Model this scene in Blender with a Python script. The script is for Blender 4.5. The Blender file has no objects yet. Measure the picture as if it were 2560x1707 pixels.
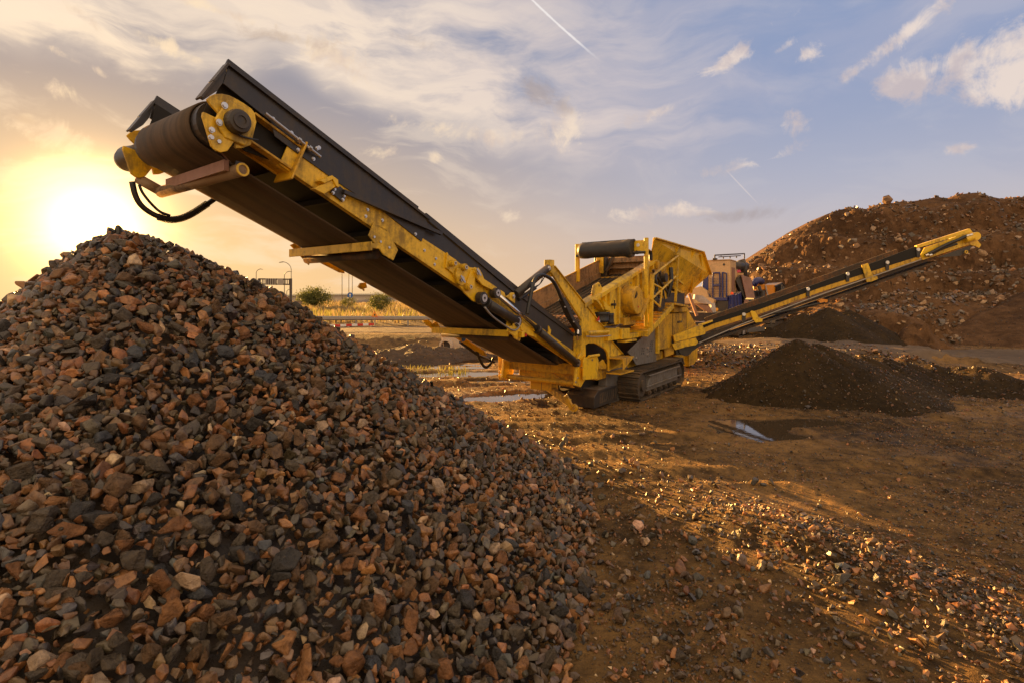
import bpy, bmesh, math, random
import numpy as np
from mathutils import Vector, Matrix, Euler
rnd = random.Random(11); rng = np.random.default_rng(5)
SC = bpy.context.scene
COL = SC.collection
R = math.radians
# ---------------------------------------------------------------- survey
F, CX, HY, H = 1320.0, 1280.0, 751.0, 2.4          # focal length / horizon (px of the 2560 px photo), eye height (m)
U = (.5747, .8184); V = (-.8184, .5747); O = (2.926, 12.3)   # long and cross axis and corner of the screening plant
MROT = math.atan2(U[1], U[0])
def T(px, py, v):
    """sight line cut with the plane v = const of the plant -> plant coordinates"""
    r = (px-CX)/F; bx = O[0]+V[0]*v; by = O[1]+V[1]*v
    u = (r*by-bx)/(U[0]-r*U[1]); Y = by+U[1]*u
    return Vector((u, v, H-(py-HY)/F*Y))
def W(px, py, Y): return Vector(((px-CX)/F*Y, Y, H-(py-HY)/F*Y))
def G(px, py, z=0.0):
    Y = (H-z)*F/(py-HY); return Vector(((px-CX)/F*Y, Y, z))
def L(p):
    dx, dy = p[0]-O[0], p[1]-O[1]
    return Vector((dx*U[0]+dy*U[1], dx*V[0]+dy*V[1], p[2]))

# ---------------------------------------------------------------- objects
def tag(o, label=None, cat=None, group=None, kind=None):
    if label: o['label'] = label
    if cat: o['category'] = cat
    if group: o['group'] = group
    if kind: o['kind'] = kind
    return o
def empty(name, loc, rz=0.0):
    o = bpy.data.objects.new(name, None); COL.objects.link(o)
    o.location = loc; o.rotation_euler = (0, 0, rz); o.empty_display_size = .3
    return o
def kids(o): return [c for c in bpy.data.objects if c.parent == o]
def copy_tree(o, parent=None):
    c = o.copy(); COL.objects.link(c); c.parent = parent
    for ch in kids(o):
        if ch != c: copy_tree(ch, c)
    return c
class MB:
    def __init__(s): s.v = []; s.f = []; s.m = []; s.cur = 0
    def add(s, vs, fs):
        b = len(s.v); s.v += [tuple(x) for x in vs]
        for f in fs: s.f.append(tuple(i+b for i in f)); s.m.append(s.cur)
        return s
    def box(s, u0, u1, v0, v1, z0, z1):
        c = [(u, v, z) for z in (z0, z1) for v in (v0, v1) for u in (u0, u1)]
        return s.add(c, [(0,2,3,1),(4,5,7,6),(0,1,5,4),(2,6,7,3),(0,4,6,2),(1,3,7,5)])
    def beam(s, a, b, w, h, up=(0,0,1)):
        a = Vector(a); b = Vector(b); d = (b-a).normalized(); up = Vector(up)
        if abs(d.dot(up)) > .98: up = Vector((1,0,0))
        x = d.cross(up).normalized(); y = x.cross(d).normalized()
        c = [p+x*i*w/2+y*j*h/2 for p in (a, b) for j in (-1, 1) for i in (-1, 1)]
        return s.add(c, [(0,1,3,2),(4,6,7,5),(0,4,5,1),(2,3,7,6),(0,2,6,4),(1,5,7,3)])
    def prism(s, pts, d):
        """polygon (3-D points, roughly planar) extruded by vector d"""
        pts = [Vector(p) for p in pts]; d = Vector(d); n = len(pts)
        vs = pts+[p+d for p in pts]
        return s.add(vs, [tuple(range(n)), tuple(range(2*n-1, n-1, -1))]+[(i, i+n, (i+1) % n+n, (i+1) % n) for i in range(n)])
    def tube(s, path, r, n=10, cap=True):
        path = [Vector(p) for p in path]; m = len(path); vs = []; fs = []
        rs = r if isinstance(r, (list, tuple)) else [r]*m
        t = (path[1]-path[0]).normalized(); ref = Vector((0,0,1)) if abs(t.z) < .9 else Vector((1,0,0))
        x = t.cross(ref).normalized()
        for i, p in enumerate(path):
            t = (path[min(i+1, m-1)]-path[max(i-1, 0)]).normalized()
            x = (x-t*x.dot(t)).normalized(); y = t.cross(x)
            for k in range(n):
                a = 2*math.pi*k/n; vs.append(p+(x*math.cos(a)+y*math.sin(a))*rs[i])
        for i in range(m-1):
            for k in range(n):
                fs.append((i*n+k, i*n+(k+1) % n, (i+1)*n+(k+1) % n, (i+1)*n+k))
        if cap: fs += [tuple(range(n-1, -1, -1)), tuple((m-1)*n+k for k in range(n))]
        return s.add(vs, fs)
    def cyl(s, a, b, r, n=20): return s.tube([a, b], r, n)
    def ring(s, c, axis, r0, r1, t, n=20):
        c = Vector(c); ax = Vector(axis).normalized(); x = ax.orthogonal().normalized(); y = ax.cross(x); vs = []
        for q, r in ((0, r0), (0, r1), (t, r1), (t, r0)):
            vs += [c+ax*q+(x*math.cos(2*math.pi*k/n)+y*math.sin(2*math.pi*k/n))*r for k in range(n)]
        return s.add(vs, [(i*n+k, i*n+(k+1) % n, ((i+1) % 4)*n+(k+1) % n, ((i+1) % 4)*n+k) for i in range(4) for k in range(n)])
    def build(s, name, mat, parent=None, bevel=0.0, smooth=False):
        me = bpy.data.meshes.new(name); me.from_pydata(s.v, [], s.f)
        for m in (mat if isinstance(mat, (list, tuple)) else [mat]): me.materials.append(m)
        me.polygons.foreach_set('material_index', s.m)
        bm = bmesh.new(); bm.from_mesh(me); bmesh.ops.recalc_face_normals(bm, faces=bm.faces); bm.to_mesh(me); bm.free()
        o = bpy.data.objects.new(name, me); COL.objects.link(o); o.parent = parent
        if smooth:
            for p in me.polygons: p.use_smooth = len(p.vertices) == 4
        if bevel:
            b = o.modifiers.new('edge', 'BEVEL'); b.width = bevel; b.segments = 1; b.limit_method = 'ANGLE'; b.angle_limit = R(50)
        return o
def arc(pts, n=8):
    """smooth curve through points (Catmull-Rom)"""
    p = [Vector(x) for x in pts]; p = [p[0]*2-p[1]]+p+[p[-1]*2-p[-2]]; out = []
    for i in range(1, len(p)-2):
        for k in range(n):
            t = k/n
            out.append(.5*((2*p[i])+(p[i+1]-p[i-1])*t+(2*p[i-1]-5*p[i]+4*p[i+1]-p[i+2])*t*t+(3*p[i]-p[i-1]-3*p[i+1]+p[i+2])*t**3))
    return out+[p[-2]]

# ---------------------------------------------------------------- numpy value noise
_perm = rng.permutation(4096)
def vnoise(x, y, seed=0):
    xi = np.floor(x).astype(int); yi = np.floor(y).astype(int); fx = x-xi; fy = y-yi
    fx = fx*fx*(3-2*fx); fy = fy*fy*(3-2*fy)
    def h(a, b): return _perm[(_perm[(a+seed*57) & 4095]+b*131) & 4095]/4095.0
    return (h(xi, yi)*(1-fx)+h(xi+1, yi)*fx)*(1-fy)+(h(xi, yi+1)*(1-fx)+h(xi+1, yi+1)*fx)*fy
def fbm(x, y, o=4, seed=0, gain=.5):
    s = 0; a = 1.0; t = 0
    for i in range(o):
        s = s+a*(vnoise(x*2**i, y*2**i, seed+i)-.5)*2; t += a; a *= gain
    return s/t
def sstep(x, a, b):
    t = np.clip((x-a)/(b-a), 0, 1); return t*t*(3-2*t)
def grid_mesh(name, P, mat, closed=False, smooth=True, cap=False):
    """P: array (n, m, 3) -> quad sheet"""
    n, m = P.shape[:2]; me = bpy.data.meshes.new(name); vs = P.reshape(-1, 3)
    i = np.arange(n-1)[:, None]*m; mm = m if closed else m-1
    j = np.arange(mm)[None, :]; j1 = (j+1) % m
    q = np.stack([i+j, i+j1, i+m+j1, i+m+j], -1).reshape(-1, 4)
    return raw_mesh(name, vs, q, 4, mat, smooth)
def raw_mesh(name, vs, fs, k, mat, smooth=False, tint=None):
    me = bpy.data.meshes.new(name); nv, nf = len(vs), len(fs)
    me.vertices.add(nv); me.vertices.foreach_set('co', np.ascontiguousarray(vs, dtype=np.float32).ravel())
    me.loops.add(nf*k); me.loops.foreach_set('vertex_index', np.ascontiguousarray(fs, dtype=np.int32).ravel())
    me.polygons.add(nf); me.polygons.foreach_set('loop_start', np.arange(0, nf*k, k, dtype=np.int32))
    me.polygons.foreach_set('use_smooth', np.full(nf, smooth))
    if tint is not None:
        a = me.attributes.new('tint', 'FLOAT_COLOR', 'POINT')
        a.data.foreach_set('color', np.ascontiguousarray(tint, dtype=np.float32).ravel())
    me.update(calc_edges=True); me.validate()
    me.materials.append(mat)
    o = bpy.data.objects.new(name, me); COL.objects.link(o)
    return o

# ---------------------------------------------------------------- node helper
class NT:
    def __init__(s, tree): s.t = tree; s.N = tree.nodes; s.K = tree.links
    def n(s, typ, **p):
        x = s.N.new(typ)
        for k, v in p.items(): setattr(x, k, v)
        return x
    def put(s, sock, v):
        if isinstance(v, bpy.types.NodeSocket): s.K.new(v, sock)
        elif v is not None:
            if isinstance(v, (tuple, list)) and sock.type == 'RGBA' and len(v) == 3: v = (*v, 1)
            sock.default_value = v
    def m(s, op, a, b=None, c=None, clamp=False):
        x = s.n('ShaderNodeMath', operation=op, use_clamp=clamp)
        for i, v in enumerate((a, b, c)):
            if v is not None: s.put(x.inputs[i], v)
        return x.outputs[0]
    def vm(s, op, a, b=None, scale=None):
        x = s.n('ShaderNodeVectorMath', operation=op); s.put(x.inputs[0], a)
        if b is not None: s.put(x.inputs[1], b)
        if scale is not None: s.put(x.inputs['Scale'], scale)
        return x.outputs['Value'] if op in ('DOT_PRODUCT', 'LENGTH') else x.outputs[0]
    def mix(s, f, a, b, mode='MIX'):
        x = s.n('ShaderNodeMix', data_type='RGBA', blend_type=mode)
        s.put(x.inputs[0], f); s.put(x.inputs[6], a); s.put(x.inputs[7], b)
        return x.outputs[2]
    def noise(s, vec, scale, detail=4, rough=.5, dist=0.0):
        x = s.n('ShaderNodeTexNoise'); s.put(x.inputs['Vector'], vec)
        x.inputs['Scale'].default_value = scale; x.inputs['Detail'].default_value = detail
        x.inputs['Roughness'].default_value = rough; x.inputs['Distortion'].default_value = dist
        return x.outputs['Fac']
    def step(s, x, a, b, lo=0.0, hi=1.0):
        r = s.n('ShaderNodeMapRange', interpolation_type='SMOOTHSTEP')
        for i, v in enumerate((x, a, b, lo, hi)): s.put(r.inputs[i], v)
        return r.outputs[0]
    def sep(s, v):
        x = s.n('ShaderNodeSeparateXYZ'); s.put(x.inputs[0], v); return x.outputs
    def comb(s, a, b, c):
        x = s.n('ShaderNodeCombineXYZ')
        for i, v in enumerate((a, b, c)): s.put(x.inputs[i], v)
        return x.outputs[0]
def mat(name):
    m = bpy.data.materials.new(name); m.use_nodes = True; t = NT(m.node_tree)
    return m, t, m.node_tree.nodes['Principled BSDF']
def obj_co(t): return t.n('ShaderNodeTexCoord').outputs['Object']
def bump(t, b, h, dist, strength=1.0):
    x = t.n('ShaderNodeBump'); x.inputs['Strength'].default_value = strength; x.inputs['Distance'].default_value = dist
    t.put(x.inputs['Height'], h); t.K.new(x.outputs[0], b.inputs['Normal'])
def paint(name, col, rough=.38, dirt=(.11,.07,.035), amount=.55, metal=0.0, spec=.5, wear=1.0, dust=.65):
    m, t, b = mat(name); co = obj_co(t)
    big = t.noise(co, 1.7, 5, .62); fine = t.noise(co, 14, 6, .7)
    st = t.n('ShaderNodeMapping'); st.inputs['Scale'].default_value = (9, 9, 1.1); t.K.new(co, st.inputs[0])
    run = t.noise(st.outputs[0], 1.6, 4, .6)                       # rain streaks running down
    d = t.m('MULTIPLY', t.step(t.m('ADD', t.m('MULTIPLY', big, .5), t.m('ADD', t.m('MULTIPLY', fine, .28), t.m('MULTIPLY', run, .28))), .475, .66), amount)
    c = t.mix(t.m('MULTIPLY', t.step(fine, .35, .7), .25*wear), col, tuple(x*.62 for x in col))
    nz = t.sep(t.n('ShaderNodeNewGeometry').outputs['Normal'])[2]
    du = t.m('MULTIPLY', t.m('MULTIPLY', t.step(nz, .25, .95), t.step(big, .30, .62)), dust)
    c = t.mix(d, c, dirt); c = t.mix(du, c, (.20,.135,.075)); t.put(b.inputs['Base Color'], c)
    t.put(b.inputs['Roughness'], t.m('ADD', rough, t.m('MULTIPLY', d, .4)))
    b.inputs['Metallic'].default_value = metal; b.inputs['Specular IOR Level'].default_value = spec
    bump(t, b, t.noise(co, 40, 3), .002, .4)
    return m
def plain(name, col, rough=.5, metal=0.0, var=.25, scale=6):
    m, t, b = mat(name); co = obj_co(t)
    t.put(b.inputs['Base Color'], t.mix(t.noise(co, scale, 5, .6), tuple(x*(1-var) for x in col), tuple(min(1, x*(1+var)) for x in col)))
    b.inputs['Roughness'].default_value = rough; b.inputs['Metallic'].default_value = metal
    return m
YEL = paint('yellow_paint', (.82,.51,.018), .36, amount=.72)
YELD = paint('worn_yellow_paint', (.66,.37,.014), .45, amount=.8)
YELR = paint('rusty_inner_plate', (.26,.17,.09), .6, dirt=(.07,.045,.03), amount=.9)
BLK = paint('black_steel_paint', (.030,.027,.027), .38, dirt=(.10,.075,.05), amount=.45)
RUB = paint('belt_rubber', (.040,.032,.026), .72, dirt=(.15,.085,.045), amount=.85)
RUBK = paint('roll_rubber', (.020,.020,.021), .5, dirt=(.055,.05,.045), amount=.5)
HOSE = plain('hose_rubber', (.018,.017,.017), .42)
CHR = plain('chrome_rod', (.72,.70,.68), .16, 1.0, .08)
STEEL = plain('bolt_steel', (.62,.60,.57), .32, 1.0, .15)
GREY = paint('grey_steel_plate', (.16,.15,.14), .45, dirt=(.12,.085,.05), amount=.7)
TRK = paint('muddy_track_steel', (.055,.045,.035), .6, dirt=(.12,.075,.04), amount=1.0)
ORG = paint('orange_plate', (.62,.24,.012), .45, amount=.4)
SCRN = paint('screen_mesh', (.035,.033,.032), .6, dirt=(.10,.075,.05), amount=.7)
BEIGE = paint('beige_paint', (.66,.42,.20), .45, dirt=(.22,.14,.08), amount=.35)
BLUE = paint('blue_paint', (.018,.028,.16), .4, dirt=(.12,.09,.06), amount=.4)
ORG2 = paint('orange_machine_paint', (.75,.27,.012), .42, amount=.4)
RUST = paint('bare_brown_plate', (.30,.15,.09), .5, dirt=(.15,.09,.06), amount=.5)
WHT = paint('dusty_white_panel', (.42,.38,.36), .5, dirt=(.16,.11,.07), amount=.5)
GLS = plain('dark_glass', (.012,.014,.018), .08)
RED = plain('red_paint', (.55,.03,.02), .4)
WHITE = plain('white_paint', (.75,.72,.68), .45)
SBLUE = plain('sign_blue', (.02,.10,.35), .4)
SYEL = plain('sign_yellow', (.80,.36,.02), .45)
GALV = plain('galvanised_steel', (.30,.28,.26), .5, .6)
DARKM = plain('dark_pole_steel', (.055,.045,.04), .5)
CONC = plain('weathered_concrete', (.48,.40,.32), .85, 0, .3, 3)
PIPE = plain('pipe_inside', (.05,.04,.035), .9)
BARK = plain('bark', (.07,.045,.03), .9)

def tint_mat(name, rough, bumpd=.006, mul=1.0, sc=26, wet=.35):
    """stone: base colour from the per-stone 'tint', mottled, with veins and a rough surface"""
    m, t, b = mat(name); co = obj_co(t)
    a = t.n('ShaderNodeAttribute', attribute_name='tint').outputs['Color']
    n1 = t.noise(co, sc, 6, .65); n2 = t.noise(co, sc*3.1, 4, .7)
    c = t.mix(t.step(n1, .3, .7), t.mix(1.0, a, (.55*mul,.5*mul,.47*mul,1), 'MULTIPLY'), t.mix(1.0, a, (1.35*mul,1.3*mul,1.2*mul,1), 'MULTIPLY'))
    c = t.mix(t.m('MULTIPLY', t.step(n2, .62, .74), .35), c, (.34,.25,.17))
    nz = t.sep(t.n('ShaderNodeNewGeometry').outputs['Normal'])[2]
    c = t.mix(t.m('MULTIPLY', t.m('MULTIPLY', t.step(nz, .2, .95), t.step(t.noise(co, 1.1, 5, .6), .38, .62)), .20), c, (.20,.135,.075))   # settled stone dust
    t.put(b.inputs['Base Color'], c)
    t.put(b.inputs['Roughness'], t.step(n1, .35, .65, rough-wet*.5, rough+.15))
    b.inputs['Specular IOR Level'].default_value = .45
    bump(t, b, t.m('ADD', n1, t.m('MULTIPLY', n2, .5)), bumpd, .8)
    return m
STONE = tint_mat('crushed_stone', .37, mul=1.18)
def stone_mat(name, col, rough=.36):
    m, t, b = mat(name); co = obj_co(t)
    n1 = t.noise(co, 3.2, 6, .65); n2 = t.noise(co, 10, 4, .7)
    c = t.mix(t.step(n1, .3, .7), tuple(x*.66 for x in col), tuple(x*1.5 for x in col))
    c = t.mix(t.m('MULTIPLY', t.step(n2, .62, .74), .35), c, (.34,.25,.17))
    t.put(b.inputs['Base Color'], c); t.put(b.inputs['Roughness'], t.step(n1, .35, .65, rough-.15, rough+.15))
    b.inputs['Specular IOR Level'].default_value = .28
    bump(t, b, t.m('ADD', n1, t.m('MULTIPLY', n2, .5)), .05, .8)
    return m
def earth(name, dark, light, sc=1.0, rough=.85, bumpd=.03, wet=None, speck=.35):
    m, t, b = mat(name); co = obj_co(t)
    n1 = t.noise(co, .35*sc, 6, .62); n2 = t.noise(co, 4.5*sc, 6, .65); n3 = t.noise(co, 28*sc, 5, .7)
    c = t.mix(t.step(t.m('ADD', t.m('MULTIPLY', n1, .55), t.m('MULTIPLY', n2, .45)), .36, .64), dark, light)
    c = t.mix(t.m('MULTIPLY', t.step(n3, .58, .72), speck), c, tuple(min(1, x*2.1) for x in light))
    c = t.mix(t.m('MULTIPLY', t.step(n3, .44, .30), .5), c, tuple(x*.45 for x in dark))
    t.put(b.inputs['Base Color'], c)
    if wet: t.put(b.inputs['Roughness'], t.m('ADD', t.step(t.noise(co, .5, 5, .6), .5, .68, rough, wet), t.m('MULTIPLY', n3, .1)))
    else: b.inputs['Roughness'].default_value = rough
    b.inputs['Specular IOR Level'].default_value = .16
    bump(t, b, t.m('ADD', t.m('MULTIPLY', n2, .6), n3), bumpd, 1.0)
    return m
GROUND = earth('wet_stony_mud', (.042,.025,.010), (.285,.160,.055), 1, .80, .045, wet=.42)
ROADM = earth('pale_dirt_road', (.095,.066,.045), (.165,.115,.075), .6, .85, .02)
SOIL = earth('brown_rocky_soil', (.058,.029,.013), (.175,.092,.042), .45, .9, .08, speck=.25)
GRIT = earth('dark_grit', (.020,.012,.004), (.054,.032,.011), 1.6, .85, .03, speck=.5)
CLAY = earth('dark_clay', (.055,.036,.021), (.12,.077,.043), 1.0, .75, .03)
HEAPB = earth('stone_dust', (.018,.012,.008), (.035,.022,.013), 2, .8, .03)
DRY = earth('dry_field', (.17,.115,.055), (.32,.22,.10), .4, .9, .05)

m_, t_, b_ = mat('puddle_water')
b_.inputs['Base Color'].default_value = (.055,.038,.022,1); b_.inputs['Roughness'].default_value = .03
b_.inputs['IOR'].default_value = 3.6
bump(t_, b_, t_.noise(obj_co(t_), 9, 3), .0012, .35)
WATER = m_

def leaf_mat(name, c0, c1):
    m, t, b = mat(name); co = obj_co(t)
    info = t.n('ShaderNodeObjectInfo').outputs['Random']
    c = t.mix(t.noise(co, 2.3, 4, .7), c0, c1)
    t.put(b.inputs['Base Color'], c); b.inputs['Roughness'].default_value = .6
    tr = t.n('ShaderNodeBsdfTranslucent'); t.put(tr.inputs[0], c)
    mx = t.n('ShaderNodeMixShader'); mx.inputs[0].default_value = .4
    out = [n for n in t.N if n.type == 'OUTPUT_MATERIAL'][0]
    t.K.new(b.outputs[0], mx.inputs[1]); t.K.new(tr.outputs[0], mx.inputs[2]); t.K.new(mx.outputs[0], out.inputs[0])
    return m
LEAF = leaf_mat('olive_leaves', (.045,.055,.012), (.15,.16,.03))
GRASS = leaf_mat('dry_grass_blades', (.20,.145,.065), (.40,.30,.14))
GRASS2 = leaf_mat('green_grass_blades', (.12,.14,.03), (.36,.30,.07))

m_, t_, b_ = mat('worn_belt_rubber'); co_b = obj_co(t_)
mp_ = t_.n('ShaderNodeMapping'); mp_.inputs['Scale'].default_value = (.12, 5.5, .12); t_.K.new(co_b, mp_.inputs[0])
l_ = t_.noise(mp_.outputs[0], 1.6, 5, .6); f_ = t_.noise(co_b, 9, 6, .7)
c_ = t_.mix(t_.step(l_, .36, .64), (.036,.025,.016), (.085,.054,.030)); c_ = t_.mix(t_.m('MULTIPLY', t_.step(f_, .45, .7), .4), c_, (.10,.062,.034))
t_.put(b_.inputs['Base Color'], c_); b_.inputs['Roughness'].default_value = .75; bump(t_, b_, f_, .004, .5)
BELT = m_

PAN = plain('shade_black_steel', (.010,.008,.006), .8)  # near black: shade inside the conveyor put into the colour; also the black skirt
SUN_AZ = math.atan2(-.621, .7838); SUN_EL = R(9.9)
def sdir(e): return Vector((math.sin(SUN_AZ)*math.cos(e), math.cos(SUN_AZ)*math.cos(e), math.sin(e)))
SDIR = sdir(SUN_EL)
def azel(px, py):
    a = math.atan((px-CX)/F); return a, math.atan((HY-py)/F*math.cos(a))
def sky():
    w = bpy.data.worlds.new('World'); SC.world = w; w.use_nodes = True
    t = NT(w.node_tree); t.N.clear()
    out = t.n('ShaderNodeOutputWorld')
    ns = t.n('ShaderNodeTexSky', sky_type='NISHITA'); ns.sun_disc = False
    ns.sun_elevation = SUN_EL; ns.sun_rotation = SUN_AZ; ns.air_density = 1.2; ns.dust_density = 1.0; ns.ozone_density = 1.0
    b1 = t.n('ShaderNodeBackground'); t.K.new(t.mix(1.0, ns.outputs[0], (.45,.5,.62), 'DARKEN'), b1.inputs[0]); b1.inputs[1].default_value = .05
    d = t.n('ShaderNodeTexCoord').outputs['Generated']
    x, y, z = t.sep(d)
    az = t.m('ARCTAN2', x, y); el = t.m('ARCSINE', z)
    ca = t.vm('DOT_PRODUCT', d, tuple(sdir(R(6.5))))                       # cosine of the angle to the sun
    ang = t.m('ARCCOSINE', t.m('MINIMUM', ca, 1.0))
    near = t.step(ang, 1.25, .05)                                  # 1 at the sun, 0 on the far side
    # clear sky: golden at the sun, peach at the horizon, lavender blue higher up
    hor = t.mix(near, (.60,.45,.37), (1.0,.56,.13)); mid = t.mix(near, (.44,.43,.50), (.66,.44,.22)); top = t.mix(near, (.20,.27,.46), (.20,.18,.20))
    c = t.mix(t.step(el, .0, .22), hor, mid); c = t.mix(t.step(el, .10, .40), c, top)
    # ---- high veil with streaks, drifting down to the right
    p = t.comb(az, el, 0.0)
    wn = t.n('ShaderNodeTexNoise'); t.K.new(p, wn.inputs['Vector']); wn.inputs['Scale'].default_value = 3.2; wn.inputs['Detail'].default_value = 3
    q = t.vm('ADD', p, t.vm('SCALE', t.vm('SUBTRACT', wn.outputs['Color'], (.5,.5,.5)), scale=.16))
    mp = t.n('ShaderNodeMapping'); mp.inputs['Rotation'].default_value = (0, 0, .36); mp.inputs['Scale'].default_value = (1.1, 3.9, 1); t.K.new(q, mp.inputs[0])
    st = t.noise(mp.outputs[0], 3.3, 8, .58, .35)
    mp2 = t.n('ShaderNodeMapping'); mp2.inputs['Rotation'].default_value = (0, 0, .16); mp2.inputs['Scale'].default_value = (1.0, 3.0, 1); t.K.new(q, mp2.inputs[0])
    st2 = t.noise(mp2.outputs[0], 2.6, 7, .6, .4)
    fc = t.n('ShaderNodeFloatCurve'); cv = fc.mapping.curves[0]
    edge = [(-300,100),(300,200),(560,215),(700,200),(816,268),(1034,335),(1270,392),(1500,436),(1770,420),(1990,330),(2250,190),(2600,60)]
    pts = []
    for px, py in edge:
        a, e = azel(px, py); pts.append(((a+1.2)/2.4, e/.6))
    while len(cv.points) < len(pts): cv.points.new(.5, .5)
    for k, (a, b) in enumerate(pts): cv.points[k].location = (a, b)
    fc.mapping.update(); t.put(fc.inputs['Value'], t.m('MULTIPLY', t.m('ADD', az, 1.2), 1/2.4))
    qe = t.sep(q)[1]
    above = t.m('SUBTRACT', qe, t.m('MULTIPLY', fc.outputs[0], .6))
    body = t.m('MULTIPLY', t.step(above, -.015, .05), t.step(above, .55, .05, .0, 1.0))
    veil = t.m('MULTIPLY', body, t.m('ADD', t.m('MULTIPLY', t.step(st2, .33, .60), .90), t.m('MULTIPLY', t.step(st, .42, .62), .45)))
    veil = t.m('MINIMUM', t.m('MULTIPLY', veil, t.step(az, .55, -.1, .18, 1.0)), 1.0)
    wisp = t.m('MULTIPLY', t.step(st, .48, .63), t.step(az, .2, -.5, .12, 1.0))
    vcol = t.mix(near, (.72,.58,.54), (1.05,.82,.56))
    c = t.mix(t.m('MULTIPLY', veil, .88), c, vcol)
    c = t.mix(t.m('MULTIPLY', wisp, .75), c, t.mix(near, (.80,.70,.62), (1.05,.80,.52)))
    # ---- single clouds: soft heaps of vapour (azimuth, elevation, half sizes, lean, strength)
    pn = t.noise(q, 15, 9, .68, .6); pn2 = t.noise(p, 46, 6, .65)
    pf = t.m('ADD', t.m('MULTIPLY', pn, .75), t.m('MULTIPLY', pn2, .25))
    def blobs(lst):
        tot = None
        for px, py, rx, ry, lean, s in lst:
            a, e = azel(px, py); k = math.cos(a)**2
            dx = t.m('SUBTRACT', az, a); dy = t.m('SUBTRACT', el, e)
            cl, sl = math.cos(lean), math.sin(lean); rx_, ry_ = rx/F*k, ry/F*math.cos(a)
            g = t.m('ADD', t.m('POWER', t.m('ADD', t.m('MULTIPLY', dx, cl/rx_), t.m('MULTIPLY', dy, sl/rx_)), 2.0),
                    t.m('POWER', t.m('SUBTRACT', t.m('MULTIPLY', dy, cl/ry_), t.m('MULTIPLY', dx, sl/ry_)), 2.0))
            g = t.m('MULTIPLY', t.m('EXPONENT', t.m('MULTIPLY', g, -1.0)), s)
            tot = g if tot is None else t.m('MAXIMUM', tot, g)
        return tot
    light = blobs([(1830,145,85,24,.35,1.0), (2440,150,260,60,.10,1.0), (2290,215,150,55,-.3,.95), (2250,95,170,26,.5,1.0), (2520,205,210,80,.15,1.0), (2010,140,60,26,.3,.72), (2130,185,70,22,.4,.8),
                   (1960,120,40,14,.3,.8), (1410,320,60,70,.4,.95), (1640,285,100,24,.25,.78), (1980,310,50,40,.2,.7), (1960,385,80,22,.35,.75),
                   (835,150,170,46,-.25,.88), (1190,335,260,34,-.10,.74), (420,118,160,20,-.22,.74), (170,142,130,13,-.30,.78), (520,18,180,16,-.1,.8), (215,45,120,20,-.45,.78), (140,215,160,26,-.3,.66), (110,330,250,40,-.25,.74), (60,420,260,34,-.1,.66), (960,380,70,20,.1,.85), (1088,396,26,20,0,.95), (1270,540,40,22,0,.85), (1660,530,190,26,0,.85), (2390,375,60,20,.2,.8), (1820,420,130,30,.1,.75)])
    a1 = t.step(t.m('ADD', light, t.m('MULTIPLY', t.m('SUBTRACT', pf, .5), 2.9)), .40, 1.05)
    lc = t.mix(near, (.90,.72,.58), (1.0,.74,.42)); ls = t.mix(near, (.58,.46,.43), (.80,.58,.38))
    c = t.mix(t.m('MULTIPLY', a1, .88), c, t.mix(t.step(t.noise(p, 11, 5, .6), .38, .58), ls, lc))
    dark = blobs([(1352,235,75,45,-.3,1.0), (1400,265,50,26,-.4,.9), (60,300,60,14,-.2,.9), (1840,540,170,24,0,.8), (700,95,170,26,0,.75), (1040,105,160,24,-.2,.55), (250,372,40,10,0,.9), (900,590,60,5,0,.6)])
    a2 = t.step(t.m('ADD', dark, t.m('MULTIPLY', t.m('SUBTRACT', pf, .5), 2.4)), .40, 1.1)
    c = t.mix(t.m('MULTIPLY', a2, .62), c, t.mix(near, (.32,.25,.24), (.44,.29,.17)))
    # ---- contrails
    def trail(p0, p1, wid, s):
        (a0, e0), (a1_, e1) = azel(*p0), azel(*p1); D = Vector((a1_-a0, e1-e0)); Ln = D.length; D /= Ln
        dx = t.m('SUBTRACT', az, a0); dy = t.m('SUBTRACT', el, e0)
        al = t.m('ADD', t.m('MULTIPLY', dx, D.x), t.m('MULTIPLY', dy, D.y)); ac = t.m('SUBTRACT', t.m('MULTIPLY', dy, D.x), t.m('MULTIPLY', dx, D.y))
        ac = t.m('ADD', t.m('ABSOLUTE', ac), t.m('MULTIPLY', t.m('SUBTRACT', pn2, .5), wid*1.2))
        return t.m('MULTIPLY', t.m('MULTIPLY', t.step(ac, wid, wid*.2), s), t.m('MULTIPLY', t.step(al, Ln*1.08, Ln*.55), t.step(al, -.03, .0)))
    c = t.mix(trail((1330,0), (1495,148), .0026, .75), c, (1.0,.92,.85))
    c = t.mix(trail((1838,450), (1895,510), .0016, .3), c, (1.0,.80,.66))
    # ---- glow round the sun
    gl = t.m('ADD', t.m('MULTIPLY', t.m('EXPONENT', t.m('MULTIPLY', t.m('POWER', ang, 2.0), -260.0)), 8.0), t.m('MULTIPLY', t.m('EXPONENT', t.m('MULTIPLY', ang, -6.0)), .55))
    hz = t.m('MULTIPLY', t.m('EXPONENT', t.m('MULTIPLY', ang, -2.6)), t.step(el, .42, .05))
    c = t.mix(t.m('MINIMUM', t.m('MULTIPLY', hz, .80), .66), c, (1.0,.60,.19))
    c = t.mix(1.0, c, t.mix(1.0, (1.0,.57,.17), t.comb(gl, gl, gl), 'MULTIPLY'), 'ADD')
    c = t.mix(t.m('MULTIPLY', t.step(el, .50, .85), .85), c, (.62,.46,.29))       # unseen sky overhead, warmed to take blue out of the ambient light
    # ---- the sky behind the viewer: brightened and warmed as fill for the shaded sides
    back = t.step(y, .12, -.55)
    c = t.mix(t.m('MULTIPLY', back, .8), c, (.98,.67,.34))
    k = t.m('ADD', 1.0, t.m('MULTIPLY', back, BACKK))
    c = t.mix(1.0, c, t.comb(k, k, k), 'MULTIPLY')
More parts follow.
